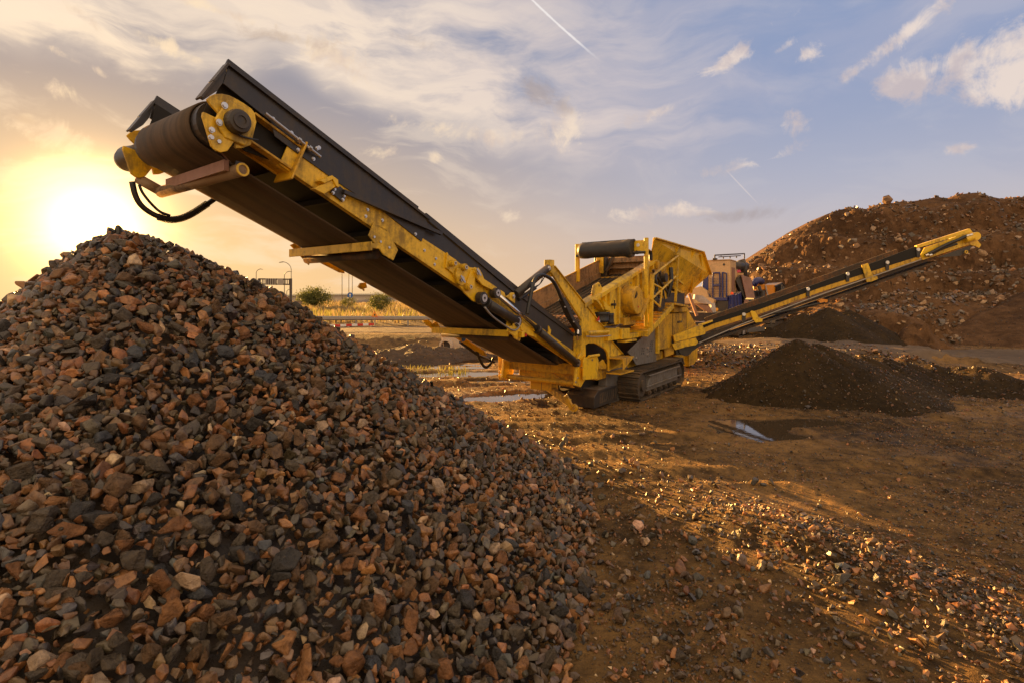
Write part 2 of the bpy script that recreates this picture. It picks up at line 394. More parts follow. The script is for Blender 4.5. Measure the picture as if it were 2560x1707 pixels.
    c = t.mix(t.step(el, -.005, -.06), c, (.07,.045,.028))
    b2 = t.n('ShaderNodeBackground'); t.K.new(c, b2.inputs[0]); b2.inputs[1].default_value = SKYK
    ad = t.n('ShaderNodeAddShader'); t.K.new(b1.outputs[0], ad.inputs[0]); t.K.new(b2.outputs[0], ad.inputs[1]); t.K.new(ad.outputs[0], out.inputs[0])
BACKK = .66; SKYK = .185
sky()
sl = bpy.data.lights.new('sun', 'SUN'); sl.energy = 5.0; sl.angle = R(.6); sl.color = (1.0,.53,.145)
so = bpy.data.objects.new('sun', sl); COL.objects.link(so)
so.rotation_euler = SDIR.to_track_quat('Z', 'Y').to_euler()
cam = bpy.data.cameras.new('camera'); co_ = bpy.data.objects.new('camera', cam); COL.objects.link(co_)
co_.location = (0, 0, H); co_.rotation_euler = (R(90), 0, 0)
cam.sensor_width = 36; cam.lens = 36*F/2560; cam.shift_y = -(853.5-HY)/2560; cam.clip_end = 6000; cam.clip_start = .05
SC.camera = co_
SC.view_settings.view_transform = 'Standard'; SC.view_settings.look = 'None'; SC.view_settings.exposure = 2.2; SC.view_settings.gamma = 1.0
# ------------------------------------------------------------ stone shapes
def templates(n, seed, npts=(11, 16), bev=.05, flat=1.0):
    rr = random.Random(seed); out = []
    for k in range(n):
        bm = bmesh.new()
        sx, sy, sz = 1.0, rr.uniform(.62, .9), rr.uniform(.48, .8)*flat
        for i in range(rr.randint(*npts)):
            v = Vector((rr.gauss(0,1), rr.gauss(0,1), rr.gauss(0,1))).normalized()*rr.uniform(.8, 1.08)
            bm.verts.new((v.x*sx*.5, v.y*sy*.5, v.z*sz*.5))
        bmesh.ops.convex_hull(bm, input=bm.verts)
        bmesh.ops.delete(bm, geom=[v for v in bm.verts if not v.link_faces], context='VERTS')
        bmesh.ops.dissolve_limit(bm, angle_limit=R(16), verts=bm.verts, edges=bm.edges)
        if bev: bmesh.ops.bevel(bm, geom=bm.edges[:]+bm.verts[:], offset=bev, segments=1, affect='EDGES', profile=.5, clamp_overlap=True)
        bmesh.ops.triangulate(bm, faces=bm.faces); bm.verts.index_update()
        out.append((np.array([v.co[:] for v in bm.verts]), np.array([[v.index for v in f.verts] for f in bm.faces])))
        bm.free()
    return out
BIG = templates(24, 3, (9, 15), .042); SMALL = templates(12, 9, (8, 11), 0)
def rand_rot(n):
    q = rng.normal(size=(n, 4)); q /= np.linalg.norm(q, axis=1)[:, None]; w, x, y, z = q.T
    return np.stack([np.stack([1-2*(y*y+z*z), 2*(x*y-z*w), 2*(x*z+y*w)], -1), np.stack([2*(x*y+z*w), 1-2*(x*x+z*z), 2*(y*z-x*w)], -1),
                     np.stack([2*(x*z-y*w), 2*(y*z+x*w), 1-2*(x*x+y*y)], -1)], -2)
PAL = np.array([(.180,.082,.033), (.118,.068,.034), (.072,.054,.036), (.040,.036,.033), (.085,.067,.048), (.25,.118,.045), (.055,.057,.062), (.34,.235,.15)])
PALN = ['rust brown', 'brown', 'grey brown', 'dark grey', 'dull grey', 'orange brown', 'blue grey', 'pale tan']
PALW = np.array([.17,.23,.20,.15,.13,.09,.05,.03])
def palette(n):
    k = rng.choice(len(PAL), n, p=PALW/PALW.sum()); c = PAL[k]*rng.uniform(.62, 1.42, (n, 1))*rng.uniform(.92, 1.08, (n, 3))
    return k, np.concatenate([np.clip(c, 0, 1), np.ones((n, 1))], 1)
def bake(tmpl, k, Rm, s, p, col, base=None):
    vs, fs, cs, off = [], [], [], 0
    for t in range(len(tmpl)):
        ix = np.nonzero(k == t)[0]
        if not len(ix): continue
        v, f = tmpl[t]; nv = len(v)
        vv = np.einsum('nij,vj->nvi', Rm[ix]*s[ix][:, None, None], v)+p[ix][:, None, :]
        ff = f[None]+(np.arange(len(ix))*nv)[:, None, None]+off
        vs.append(vv.reshape(-1, 3)); fs.append(ff.reshape(-1, 3)); cs.append(np.repeat(col[ix], nv, 0)); off += len(ix)*nv
    return np.concatenate(vs), np.concatenate(fs), np.concatenate(cs)
def quads_to_tris(P):
    n, m = P.shape[:2]; i = np.arange(n-1)[:, None]*m; j = np.arange(m-1)[None]
    a, b, c, d = i+j, i+j+1, i+m+j+1, i+m+j
    return P.reshape(-1, 3), np.concatenate([np.stack([a, b, c], -1).reshape(-1, 3), np.stack([a, c, d], -1).reshape(-1, 3)])

# ------------------------------------------------------------ land heights
POOLS = []                                         # (centre, half axes, turn, depth)
def pool(px, py, rx, ry, rot, depth=.09): POOLS.append((G(px, py), rx, ry, rot, depth))
pool(1878, 1066, .66, .72, .05, .13); pool(2010, 1052, .95, .36, .05, .10)
pool(1268, 990, 1.1, .52, .35, .19); pool(1375, 1012, .3, .12, .2, .05)
for a in [(1115,952,2.6,.42,-.03), (1185,930,2.6,.5,.05), (1060,915,2.2,.32,.0), (1130,908,1.7,.30,.08), (985,902,1.6,.32,-.3), (1020,882,2.0,.38,-.5), (1165,968,1.5,.16,.1), (1110,893,1.4,.25,.2), (1080,938,1.5,.3,.04), (1215,950,1.1,.2,.05), (1150,918,1.6,.35,-.05), (1035,900,1.5,.3,-.2)]: pool(*a, .09)
pool(2150, 1022, .5, .2, .5, .05)
APEX = Vector((-4.35, 5.85, 3.13)); SL = .60
def pad(x, y):          # rubble berm that carries the crusher
    return .44*sstep(y, 17.5, 20.5)*sstep(x, 3.0, 6.5)*sstep(x, 20.0, 15.5)*sstep(y, 42, 37)
RUTS = [(8.6, 1.0, -.10), (7.6, 2.2, .22), (11.9, .3, -.03), (15.5, 2.0, .15), (20.5, .7, -.1), (17.2, 4.0, -.2)]
def land(x, y):
    h = .030*fbm(x*.45, y*.45, 4, 3)+.022*fbm(x*1.9, y*1.9, 3, 9)
    dn = sstep(np.hypot(x, y), 45, 12)
    h = h+dn*.018*fbm(x*7, y*7, 3, 21)
    for c, rx, ry, rot, d in POOLS:
        dx, dy = x-c[0], y-c[1]; cr, sr = math.cos(rot), math.sin(rot)
        q = np.sqrt(((dx*cr+dy*sr)/rx)**2+((dy*cr-dx*sr)/ry)**2)
        h = h-d*sstep(q, 1.45, .55)
    h = h+.17*np.exp(-(((x-2.75)*.8+(y-5.2)*.5)/.55)**2-(((y-5.2)*.8-(x-2.75)*.5)/1.25)**2)*(1+.4*fbm(x*3, y*3, 3, 30))   # low gravel ridge
    h = h+.14*np.exp(-((x+1.6)/1.6)**2-((y-15.0)/.7)**2)*(1+fbm(x*2, y*2, 3, 31))
    for a0, b0, c0 in RUTS:                                        # tyre ruts pressed into the yard
        q = (x*math.cos(c0)+y*math.sin(c0)); w = (y*math.cos(c0)-x*math.sin(c0))-a0-.5*np.sin(q*.35+b0)
        for o in (-.95, .95):
            k = np.exp(-((w-o)/.20)**2); h = h-.034*k*(1+.18*np.sin(q*26))*sstep(vnoise(q*.3, 0*q+b0, 91), .25, .6)+.03*np.exp(-((np.abs(w-o)-.34)/.12)**2)
    p = pad(x, y); h = h+p*(1+.35*fbm(x*.9, y*.9, 4, 40))+.30*sstep(p, .02, .2)*sstep(p, .44, .3)*fbm(x*1.6, y*1.6, 4, 41)
    # raised road platform on the far left, ditch before it
    back = sstep(y, 27.5, 31.5)*sstep(x, 9, 3)
    h = h+back*.42-.28*sstep(y, 19, 24)*sstep(y, 31, 27)*sstep(x, 4, 0)
    h = h+sstep(y, 60, 95)*sstep(x, 40, 5)*.9
    return h
def land1(x, y): return float(land(np.array([x]), np.array([y]))[0])
rad = np.concatenate([[.0], np.geomspace(.9, 60, 330), np.geomspace(63, 3000, 40)]); th = np.linspace(-math.pi, math.pi, 2)
def angs():
    a = np.linspace(-52, 52, 760); b = np.linspace(52, 308, 120)[1:-1]
    return np.radians(np.concatenate([a, b]))
A = angs(); X = rad[:, None]*np.sin(A)[None]; Y = rad[:, None]*np.cos(A)[None]
Z = land(X, Y)*sstep(rad, 400, 120)[:, None]+sstep(rad, 120, 400)[:, None]*.6
# ground colour zones are separate sheets of real surfacing: mud yard, dirt road, dry field
g = grid_mesh('ground', np.stack([X, Y, Z], -1), GROUND, closed=True); tag(g, kind='structure')
def sheet(name, x0, x1, y0, y1, nx, ny, m, dz, edge):
    x = np.linspace(x0, x1, nx)[:, None]+0*np.linspace(y0, y1, ny)[None]; y = np.linspace(y0, y1, ny)[None]+0*x
    u = (x-x0)/(x1-x0); v = (y-y0)/(y1-y0)
    e = np.minimum(np.minimum(u, 1-u)*(x1-x0), np.minimum(v, 1-v)*(y1-y0))+edge*.6*fbm(x*.6, y*.25, 4, 77)
    z = land(x, y)+dz-.25*sstep(e, edge, 0)
    o = grid_mesh(name, np.stack([x, y, z], -1), m); tag(o, kind='structure'); return o
sheet('road', -36, 4.5, 31, 40, 160, 80, ROADM, .05, 1.2)
sheet('path', 9, 40, 18.5, 27.0, 160, 70, ROADM, .045, 1.6)
sheet('field', -120, 60, 41.2, 190, 130, 90, DRY, .25, 3)
for i, (c, rx, ry, rot, d) in enumerate(POOLS):
    n = 40; mb = MB(); cr, sr = math.cos(rot), math.sin(rot); k = 1.5
    lv = -.040 if i > 1 else -.030
    if c.y > 19: lv = land1(c.x, c.y)+.055
    mb.add([(c.x+k*(rx*math.cos(q)*cr-ry*math.sin(q)*sr), c.y+k*(rx*math.cos(q)*sr+ry*math.sin(q)*cr), lv-.0015*i) for q in [2*math.pi*j/n for j in range(n)]], [tuple(range(n))])
    tag(mb.build('water', WATER), kind='structure')

# ------------------------------------------------------------ the crushed stone heap
def heap_h(x, y):
    dx, dy = x-APEX.x, y-APEX.y; r = np.hypot(dx, dy); a = np.arctan2(dy, dx)
    r = np.hypot(r, 0)*(1+.85*sstep(-(dx*.80+dy*.60)/np.maximum(r,.01), .15, .95))
    r = r*(1+.12*np.exp(-((a+.66)/.50)**2))
    r = r*(1+.05*np.sin(a*2+.7)+.035*np.sin(a*5+2))
    return APEX.z-SL*(np.sqrt(r*r+.45**2)-.45)+.10*fbm(x*.7, y*.7, 3, 51)
def heap_pts(step, back=True):
    g = np.arange(-6.6, 6.6, step); gx, gy = np.meshgrid(g, g); gx = gx.ravel()+rng.uniform(-.5, .5, gx.size)*step+APEX.x; gy = gy.ravel()+rng.uniform(-.5, .5, gy.size)*step+APEX.y
    h = heap_h(gx, gy); k = (h > -.06)
    return gx[k], gy[k], h[k]
gx, gy, h = heap_pts(.060); n1 = len(gx)
s = np.clip(rng.lognormal(math.log(.106), .34, n1), .04, .21); keep = rng.random(n1) < .93
gx, gy, h, s = gx[keep], gy[keep], h[keep], s[keep]; n1 = len(gx)
# spill over the foot of the heap
sx = rng.uniform(-2.2, 3.6, 2400); sy = rng.uniform(2.3, 9.5, 2400); sh = heap_h(sx, sy)
dens = np.exp(sh/.55)*.8+.26*(sy < 5.5)*(np.exp(-((sx-1.9)/1.3)**2)); k = (sh < -.02) & (rng.random(2400) < dens)
gx = np.concatenate([gx, sx[k]]); gy = np.concatenate([gy, sy[k]]); h = np.concatenate([h, land(sx[k], sy[k])]); ss = np.clip(rng.lognormal(math.log(.09), .35, k.sum()), .04, .18)
s = np.concatenate([s, ss]); nh = n1; n1 = len(gx)
px_, py_, pz_ = gx, gy, np.maximum(h, land(gx, gy))+s*np.where(np.arange(n1) < nh, rng.uniform(-.05, .30, n1), .22)
fx_, fy_, fh_ = heap_pts(.062); ex_, ey_, eh_ = heap_pts(.050)
_k = (ex_-APEX.x)*.8+(ey_-APEX.y)*.6 < -.05*np.hypot(ex_-APEX.x, ey_-APEX.y)      # the steep flank needs more stones per square metre of plan
fx_, fy_, fh_ = np.concatenate([fx_, ex_[_k]]), np.concatenate([fy_, ey_[_k]]), np.concatenate([fh_, eh_[_k]+.03]); fs_ = np.clip(rng.lognormal(math.log(.078), .25, len(fx_)), .04, .13)      # smaller stones filling the joints
px_ = np.concatenate([px_, fx_]); py_ = np.concatenate([py_, fy_]); pz_ = np.concatenate([pz_, fh_+rng.uniform(-.06, .0, len(fx_))]); s = np.concatenate([s, fs_]); h = np.concatenate([h, fh_]); n1 = len(px_)
kk, colr = palette(n1); tk = rng.integers(0, len(BIG), n1); Rm = rand_rot(n1); P = np.stack([px_, py_, pz_], 1)
# the stones that show largest are things of their own
prx = CX+F*px_/np.maximum(py_, .1); pry = HY+F*(H-pz_)/np.maximum(py_, .1); dist = np.linalg.norm(P-np.array([0, 0, H]), axis=1)
inside = (prx > 8) & (prx < 2540) & (pry > 60) & (pry < 1690) & (py_ > .5)
size_px = np.where(inside, s/dist*F, 0)+np.where(pz_-np.maximum(h, 0) > s*.10, 6, 0)*inside
big = np.argsort(-size_px)[:300]; isbig = np.zeros(n1, bool); isbig[big] = True
rest = ~isbig
vs, fs, cs = bake(BIG, tk[rest], Rm[rest], s[rest], P[rest], colr[rest])
ra = np.linspace(0, 6.3, 60)[:, None]; aa = np.linspace(0, 2*math.pi, 121)[None]
cx_, cy_ = APEX.x+ra*np.cos(aa), APEX.y+ra*np.sin(aa)
cone, cf = quads_to_tris(np.stack([cx_, cy_, heap_h(cx_, cy_)-.10], -1))
heap = raw_mesh('crushed_stone_heap', np.concatenate([vs, cone]), np.concatenate([fs, cf+len(vs)]), 3, STONE, False,
                np.concatenate([cs, np.tile([[.016,.011,.008,1]], (len(cone), 1))]))  # skin under the stones, near black: shade of the gaps put into colour
tag(heap, 'tall cone of brown and grey crushed stone under the raised conveyor head', 'stone heap', kind='stuff')
SM = [stone_mat('stone_'+n.replace(' ', '_'), tuple(c)) for n, c in zip(PALN, PAL)]
proto = {}
for i in big:
    key = (int(tk[i]), int(kk[i]))
    if key not in proto:
        v, f = BIG[key[0]]; me = bpy.data.meshes.new('crushed_stone'); me.from_pydata(v.tolist(), [], f.tolist()); me.materials.append(SM[key[1]]); proto[key] = me
    o = bpy.data.objects.new('crushed_stone', proto[key]); COL.objects.link(o)
    o.location = P[i]; o.scale = (s[i],)*3; o.rotation_euler = Matrix(Rm[i].tolist()).to_euler()
    side = 'left' if prx[i] < 520 else ('middle' if prx[i] < 1050 else 'right')
    sz = 'large' if s[i] > .15 else ('mid-sized' if s[i] > .11 else 'small')
    where = 'on the mud at the heap foot' if h[i] <= .05 else ('near the %s foot of the stone heap' if pry[i] > 1480 else 'on the %s slope of the stone heap') % side
    tag(o, '%s %s crushed stone %s' % (sz, PALN[kk[i]], where), 'stone', '%s %s crushed stones %s' % (sz, PALN[kk[i]], where))

# ------------------------------------------------------------ gravel over the yard
def scatter(name, label, n, xr, yr, dens, s0, sig, smax, tm, m=STONE, mul=1.0, hf=land):
    x = rng.uniform(*xr, n*3); y = np.exp(rng.uniform(math.log(yr[0]), math.log(yr[1]), n*3)); k = rng.random(n*3) < dens(x, y)
    x, y = x[k][:n], y[k][:n]; n = len(x); s = np.clip(rng.lognormal(math.log(s0), sig, n), s0*.3, smax)
    _, c = palette(n); c[:, :3] *= mul
    z = hf(x, y)+s*rng.uniform(.0, .25, n)
    vs, fs, cs = bake(tm, rng.integers(0, len(tm), n), rand_rot(n), s, np.stack([x, y, z], 1), c)
    o = raw_mesh(name, vs, fs, 3, m, False, cs); tag(o, label, 'gravel', kind='stuff'); return o
inview = lambda x, y: (np.abs(x) < y*1.08+.6)
dry = lambda x, y: land(x, y) > -.045
ridge = lambda x, y: np.exp(-(((x-2.75)*.8+(y-5.2)*.5)/.6)**2-(((y-5.2)*.8-(x-2.75)*.5)/1.4)**2)
scatter('gravel', 'fine brown gravel strewn over the yard in the foreground', 52000, (-3, 13), (2.4, 15), lambda x, y: inview(x, y)*dry(x, y)*(.30+.7*sstep(vnoise(x*.8, y*.8, 71), .4, .75)), .021, .48, .085, SMALL)
scatter('gravel', 'pale gravel stones heaped on the low ridge in the sunlit foreground', 5200, (.5, 6), (3, 9), lambda x, y: ridge(x, y)*dry(x, y)+.16*(y < 4.6)*(x > .3), .052, .35, .13, SMALL, mul=1.15)
scatter('gravel', 'scattered gravel across the far yard beside the machine', 9000, (-6, 30), (11, 30), lambda x, y: inview(x, y)*dry(x, y)*(.25+.75*sstep(vnoise(x*.5, y*.5, 72), .4, .8)), .055, .4, .16, SMALL)
scatter('rubble', 'loose rubble covering the low berm below the crusher', 5200, (2.5, 15), (16.5, 24), lambda x, y: sstep(pad(x, y), .03, .15)*(.4+.6*sstep(pad(x, y), .43, .3)), .10, .45, .42, SMALL, mul=.8)
# ================================================================ the tracked screening plant
PL = empty('tracked_screener', (O[0], O[1], 0), MROT)
tag(PL, 'yellow tracked screening plant with a long raised conveyor, worn paint and mud on its tracks', 'screening plant')
N3 = lambda p, v: Vector((p[0], v, p[1]))
VV = Vector((0, 1, 0))
def TT(pts, v): return [T(x, y, v) for x, y in pts]
def bolts(parent, pts, v, r=.016, name='bolt', out=.02):
    for x, y in pts:
        p = T(x, y, v); mb = MB(); mb.tube([p+VV*.004, p-VV*out*.4], r*1.45, 10); mb.tube([p-VV*out*.4, p-VV*out], r, 6); mb.build(name, STEEL, parent)
def plate(name, pts, v, th, m=None, parent=None, bevel=.004, mbx=None):
    mb = mbx or MB(); mb.prism(TT(pts, v), VV*th)
    return mb.build(name, m or YEL, parent or PL, bevel) if mbx is None else mb

# ---------------------------------------------------------------- crawler tracks
def crawler(v0):
    L0, Rr, w = 3.55, .36, .50
    mb = MB(); n = 58; per = 2*(L0-2*Rr)+2*math.pi*Rr
    def pt(s):
        s %= per; a = L0-2*Rr
        if s < a: return Vector((Rr+s, 0, 0)), 0.0
        s -= a
        if s < math.pi*Rr: th = s/Rr; return Vector((L0-Rr+Rr*math.sin(th), 0, Rr-Rr*math.cos(th))), th
        s -= math.pi*Rr
        if s < a: return Vector((L0-Rr-s, 0, 2*Rr)), math.pi
        s -= a; th = math.pi+s/Rr; return Vector((Rr+Rr*math.sin(th), 0, Rr-Rr*math.cos(th))), th
    for i in range(n):
        p, th = pt(per*i/n); t = Vector((math.cos(th), 0, math.sin(th))); nn = Vector((math.sin(th), 0, -math.cos(th)))
        wd = per/n*.9
        for off, hw, hh in ((.012, wd, .03), (.04, wd*.28, .045)):
            c = p-nn*(-off+.04)+VV*(v0+w/2); q = []
            for k in (-1, 1):
                for j in (-1, 1):
                    for l in (-1, 1): q.append(c+t*l*hw/2+VV*j*w/2+nn*k*hh/2)
            mb.add(q, [(0,1,3,2),(4,6,7,5),(0,4,5,1),(2,3,7,6),(0,2,6,4),(1,5,7,3)])
    tr = mb.build('crawler_track', TRK, PL)
    f = MB(); f.prism([(.62,v0+.02,.20),(L0-.55,v0+.02,.20),(L0-.62,v0+.02,.57),(.95,v0+.02,.57),(.80,v0+.02,.46)], (0,.46,0))
    f.box(.55, L0-.35, v0-.025, v0+.02, .30, .335); f.box(.75, L0-.5, v0-.03, v0+.02, .55, .585)
    f.build('track_frame', GREY, tr, .008)
    for uc in (.40, L0-.40):
        g = MB(); g.cyl((uc, v0+.05, .37), (uc, v0+.45, .37), .27, 22); g.cyl((uc, v0-.01, .37), (uc, v0+.06, .37), .14, 16); g.build('idler_wheel', TRK, tr)
    for k in range(6):
        g = MB(); uc = .85+k*.40; g.cyl((uc, v0+.03, .15), (uc, v0+.45, .15), .085, 14); g.cyl((uc, v0-.005, .15), (uc, v0+.04, .15), .045, 10); g.build('roller', TRK, tr)
    g = MB(); g.prism([(L0-.62,v0+.03,.70),(L0-.05,v0+.03,.73),(L0+.10,v0+.03,.55),(L0+.13,v0+.03,.55),(L0-.03,v0+.03,.77),(L0-.62,v0+.03,.74)], (0,.44,0)); g.build('mud_guard', TRK, tr)
    return tr
crawler(.0); crawler(2.16)
# chassis between the tracks
mb = MB(); mb.box(-1.0, 4.6, .55, 2.12, .62, .95); mb.box(.2, 3.3, .55, 2.12, .30, .62); mb.box(-1.9, -.9, .62, 2.05, .72, 1.0)
ch = mb.build('chassis', YELD, PL, .01)
g = MB(); g.prism(TT([(1519,926),(1568,914),(1570,930),(1556,1000),(1512,1010),(1515,960)], .53), VV*.2); g.build('leg_plate', GREY, ch, .005)
# low step box in front of the near track, dark steel with a grille
P0 = [T(x, y, .02) for x, y in ((1486,993),(1542,965),(1542,1004),(1488,1026))]
mb = MB(); mb.prism([(-1.32,.46,.05),(-.10,.46,.05),(-.10,.46,.42),(-1.10,.46,.42),(-1.32,.46,.30)], (0,.70,0)); mb.box(-1.2,-.2,.85,1.4,.40,.80)
sb = mb.build('step_box', BLK, ch, .01)
for k in range(9):
    g = MB(); uu = -1.05+k*.105; g.beam((uu, .454, .12), (uu+.10*(1 if k < 4 else -1)*.5, .454, .35), .035, .012, (0,-1,0)); g.build('grille_slot', TRK, sb)
mb = MB(); mb.box(-1.08,-.12,.48,1.1,.425,.44); mb.build('tread_plate', GREY, sb)
# front bumper frame
BU = -2.10
mb = MB(); mb.tube([(BU, .45, .70), (BU, 2.45, .70)], .055, 12)
mb.prism([(BU+.06,2.30,.60),(BU+.06,2.52,.60),(BU+.06,2.54,1.22),(BU+.06,2.40,1.24),(BU+.06,2.34,.95),(BU+.06,2.22,.75)], (.05,0,0))
mb.prism([(BU+.08,.60,.86),(BU+.08,2.30,.86),(BU+.08,2.30,1.02),(BU+.08,1.6,1.08),(BU+.08,.95,1.30),(BU+.08,.60,1.30)], (.05,0,0))
mb.prism([(BU+.14,.62,.58),(BU+.14,1.05,.60),(BU+.14,1.9,1.02),(BU+.14,1.55,1.06)], (.06,0,0))
mb.beam((BU-.05,.62,.30), (BU+.60,1.75,.56), .09, .15); mb.beam((BU-.12,.52,.20), (BU-.08,.70,.44), .05, .12)
mb.box(BU+.2, BU+.5, 1.2, 1.75, .44, .62)
bp = mb.build('bumper_frame', YELD, ch, .006)
bolts(bp, [(1249,927),(1253,936),(1259,953)], 2.30); bolts(bp, [(1444,944),(1439,954),(1455,918)], .40)
mb = MB(); mb.ring((BU-.14,.48,.22), (1,0,0), .04, .08, .06); mb.build('tow_eye', YELD, bp)
mb = MB(); mb.tube([(BU+.05,1.35,.70),(BU+.04,1.36,.4),(BU+.05,1.34,.05)], .006, 6); mb.build('hanging_wire', DARKM, bp)

# ---------------------------------------------------------------- big support arm (near) and its twin
def arm(v, name):
    sh = [(1377,682),(1383,665.5),(1509,822),(1519,844),(1554,884),(1540,889),(1585,889),(1521,927),(1520.5,898),(1517,881),(1511,872),(1487,857.5),(1469,858),(1462.5,862),(1462.5,893),(1461,949),(1450,967),(1436,962),(1441,905),(1446,889),(1452,880),(1452,801)]
    c = [T(x, y, .42) for x, y in sh]
    mb = MB(); mb.prism([Vector((p.x, v, p.z)) for p in c], VV*.05)
    a = mb.build(name, YEL, PL, .006)
    f = MB()                                                       # flanges along the edges
    e = [Vector((T(x, y, .42).x, 0, T(x, y, .42).z)) for x, y in ((1383,665.5),(1509,822))]
    f.beam(e[0]+VV*(v+.06), e[1]+VV*(v+.06), .18, .02, (1,0,-1))
    e = [Vector((T(x, y, .42).x, 0, T(x, y, .42).z)) for x, y in ((1519,844),(1554,884))]
    f.beam(e[0]+VV*(v+.05), e[1]+VV*(v+.05), .16, .015, (1,0,-1))
    e = [Vector((T(x, y, .42).x, 0, T(x, y, .42).z)) for x, y in ((1452,830),(1450,962))]
    f.beam(e[0]+VV*(v+.10), e[1]+VV*(v+.10), .16, .02, (1,0,0))
    f.build('flange', YEL, a, .003)
    return a
a1 = arm(.40, 'support_arm'); a2 = arm(2.22, 'support_arm')
tp = T(1382, 668, .42)
mb = MB(); mb.box(tp.x-.02, tp.x+.13, .46, .60, tp.z-.18, tp.z+.14); mb.build('head_block', YEL, a1, .006)
bolts(a1, [(1373,671)], .39, .03)
# shelf, grab tube, cable and lower bracket on the arm
g = MB(); g.prism([T(1526,889,.40), T(1585,889,.40), T(1521,925,.40)], (0,.012,0)); g.build('gusset', YEL, a1)
mb = MB(); s0 = T(1522,894,.40); mb.box(s0.x, s0.x+.62, .05, .46, s0.z-.02, s0.z+.01); mb.prism([(s0.x,.05,s0.z-.02),(s0.x+.6,.05,s0.z-.02),(s0.x,.05,s0.z-.26)], (0,.02,0)); mb.box(s0.x-.02, s0.x+.75, .10, .46, s0.z-.36, s0.z-.33)
mb.build('shelf', YELD, a1, .004)
g = MB(); g.cyl(T(1469,833,.30), T(1520,829,.30), .045, 12); g.ring(T(1469,833,.30), T(1469,833,.30)-T(1520,829,.30), .025, .046, .01); g.build('grab_tube', YEL, a1)
g = MB(); g.tube(arc([T(1467,841,.30), T(1490,842,.28), T(1515,840,.29), T(1535,838,.33)]), .014, 8); g.build('cable', WHT, a1)
pl = plate('bracket_plate', [(1462,893),(1493,889),(1497,900),(1494,946),(1459,949),(1459,905)], .30, .03, YEL, a1)
bolts(pl, [(1480,899)], .30, .018); g = MB(); g.cyl(T(1472,890.5,.28), T(1497,886.5,.28), .03, 10); g.build('cross_pin', YEL, pl)
plate('bracket_plate', [(1496,908),(1508,898),(1518,914),(1516,922),(1498,922)], .45, .03, YELD, a1)
# black conduit and hose down the arm
g = MB(); pts = TT([(1404,748),(1424,792),(1445,822),(1446,840)], .36)
for p, q in zip(pts, pts[1:]): g.beam(p, q, .09, .12, (0,1,0))
cd = g.build('conduit', BLK, a1, .006)
bolts(cd, [(1412,768),(1434,805)], .30, .012)
g = MB(); g.tube(arc(TT([(1318,787),(1321,768),(1327,740),(1333,710),(1341,694),(1354,687.5),(1367,692),(1380,701),(1391,718),(1401,742),(1405,750)], .34), 5), .034, 10); hs = g.build('hydraulic_hose', HOSE, a1, smooth=True)
g = MB(); g.tube(arc(TT([(1362,692),(1352,708),(1338,720),(1332,722)], .36), 5), .010, 6); g.tube(arc(TT([(1358,690),(1350,710),(1340,716),(1334,724)], .37), 5), .008, 6); g.build('thin_hose', HOSE, a1)
g = MB(); g.tube(TT([(1446,815),(1444,835)], .34), .030, 10); g.build('hose_fitting', CHR, a1)
g = MB(); g.tube(TT([(1443,838),(1445,850)], .34), .022, 8); g.build('hose_fitting', CHR, a1)
# black strut from arm head to conveyor
g = MB(); p, q = T(1369,671,.50), T(1288,737,.50); g.tube([p, q], .075, 14); g.build('strut', BLK, a1, smooth=True)
g = MB(); g.tube([T(1338,708,.50)-Vector((0,0,.09)), T(1296,742,.50)-Vector((0,0,.05))], .035, 10); g.build('strut_brace', BLK, a1)

# ---------------------------------------------------------------- main conveyor
VN, VF = .50, 2.15
zl = lambda u: 2.63-.424*(u+5.82)                                   # lower edge of the side beams
DU = Vector((-1, 0, .424)).normalized(); DN = Vector((.424, 0, 1)).normalized()
def cpt(u, n, v): return Vector((u, v, zl(u)))+DN*n
UH, UT = -8.62, -2.15
bm_ = MB()
def side(v, sgn):
    b = MB(); b.prism([cpt(UT,0,v), cpt(-5.95,0,v), cpt(UH,0,v), cpt(UH,.27,v), cpt(-7.2,.27,v), cpt(-5.95,.34,v), cpt(-5.75,.24,v), cpt(UT,.24,v)], VV*.02*sgn)
    for n in (.0, .27): b.beam(cpt(UH, n+.006, v+.035*sgn), cpt(UT, n*.88+.006, v+.035*sgn), .07, .012, DN)
    return b
cv = side(VN, 1).build('main_conveyor', YEL, PL, .003)
side(VF, -1).build('side_beam', YEL, cv, .003)
# inner pan between the beams, seen from below; its shade is put into the near-black colour
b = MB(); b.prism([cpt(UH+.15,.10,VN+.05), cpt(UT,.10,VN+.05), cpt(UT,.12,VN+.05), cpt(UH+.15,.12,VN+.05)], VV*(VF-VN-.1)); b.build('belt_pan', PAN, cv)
for k in range(9):
    uu = UH+.7+k*.72; b = MB(); b.beam(cpt(uu,.06,VN+.03), cpt(uu,.06,VF-.03), .06, .06); b.build('cross_member', PAN, cv)  # near black, not yellow: shade under the belt put into the colour
# belt: loop round the head and tail drums
BN, BF = .73, 1.93
HD = Vector((-9.17, 0, 4.11)); RD = .235
lowoff = -.115
hdn = (HD-Vector((HD.x, 0, zl(HD.x)))).dot(DN)
b = MB(); loop = []
loop.append(cpt(UT-.30, lowoff, 0))
u_lo = HD.x-DN.x*(hdn+RD)+DN.x*0
cen = HD.copy()
for k in range(60+1):                                              # return strand, slightly sagging
    t = k/60; p0 = cpt(UT-.35, lowoff, 0); p1 = cen-DN*RD; loop.append(p0.lerp(p1, t))
for k in range(1, 19):
    a = math.pi*k/18; loop.append(cen-DN*RD*math.cos(a)+DU*RD*math.sin(a))
for k in range(1, 21): loop.append((cen+DN*RD).lerp(cpt(UT-.35, lowoff+.40, 0), k/20))
for k in range(1, 11):
    a = math.pi*k/10; m = cpt(UT-.35, lowoff+.20, 0); loop.append(m+DN*.20*math.cos(a)-DU*.20*math.sin(a))
loop = loop[1:]; nl = len(loop); vs = []; nv = 5
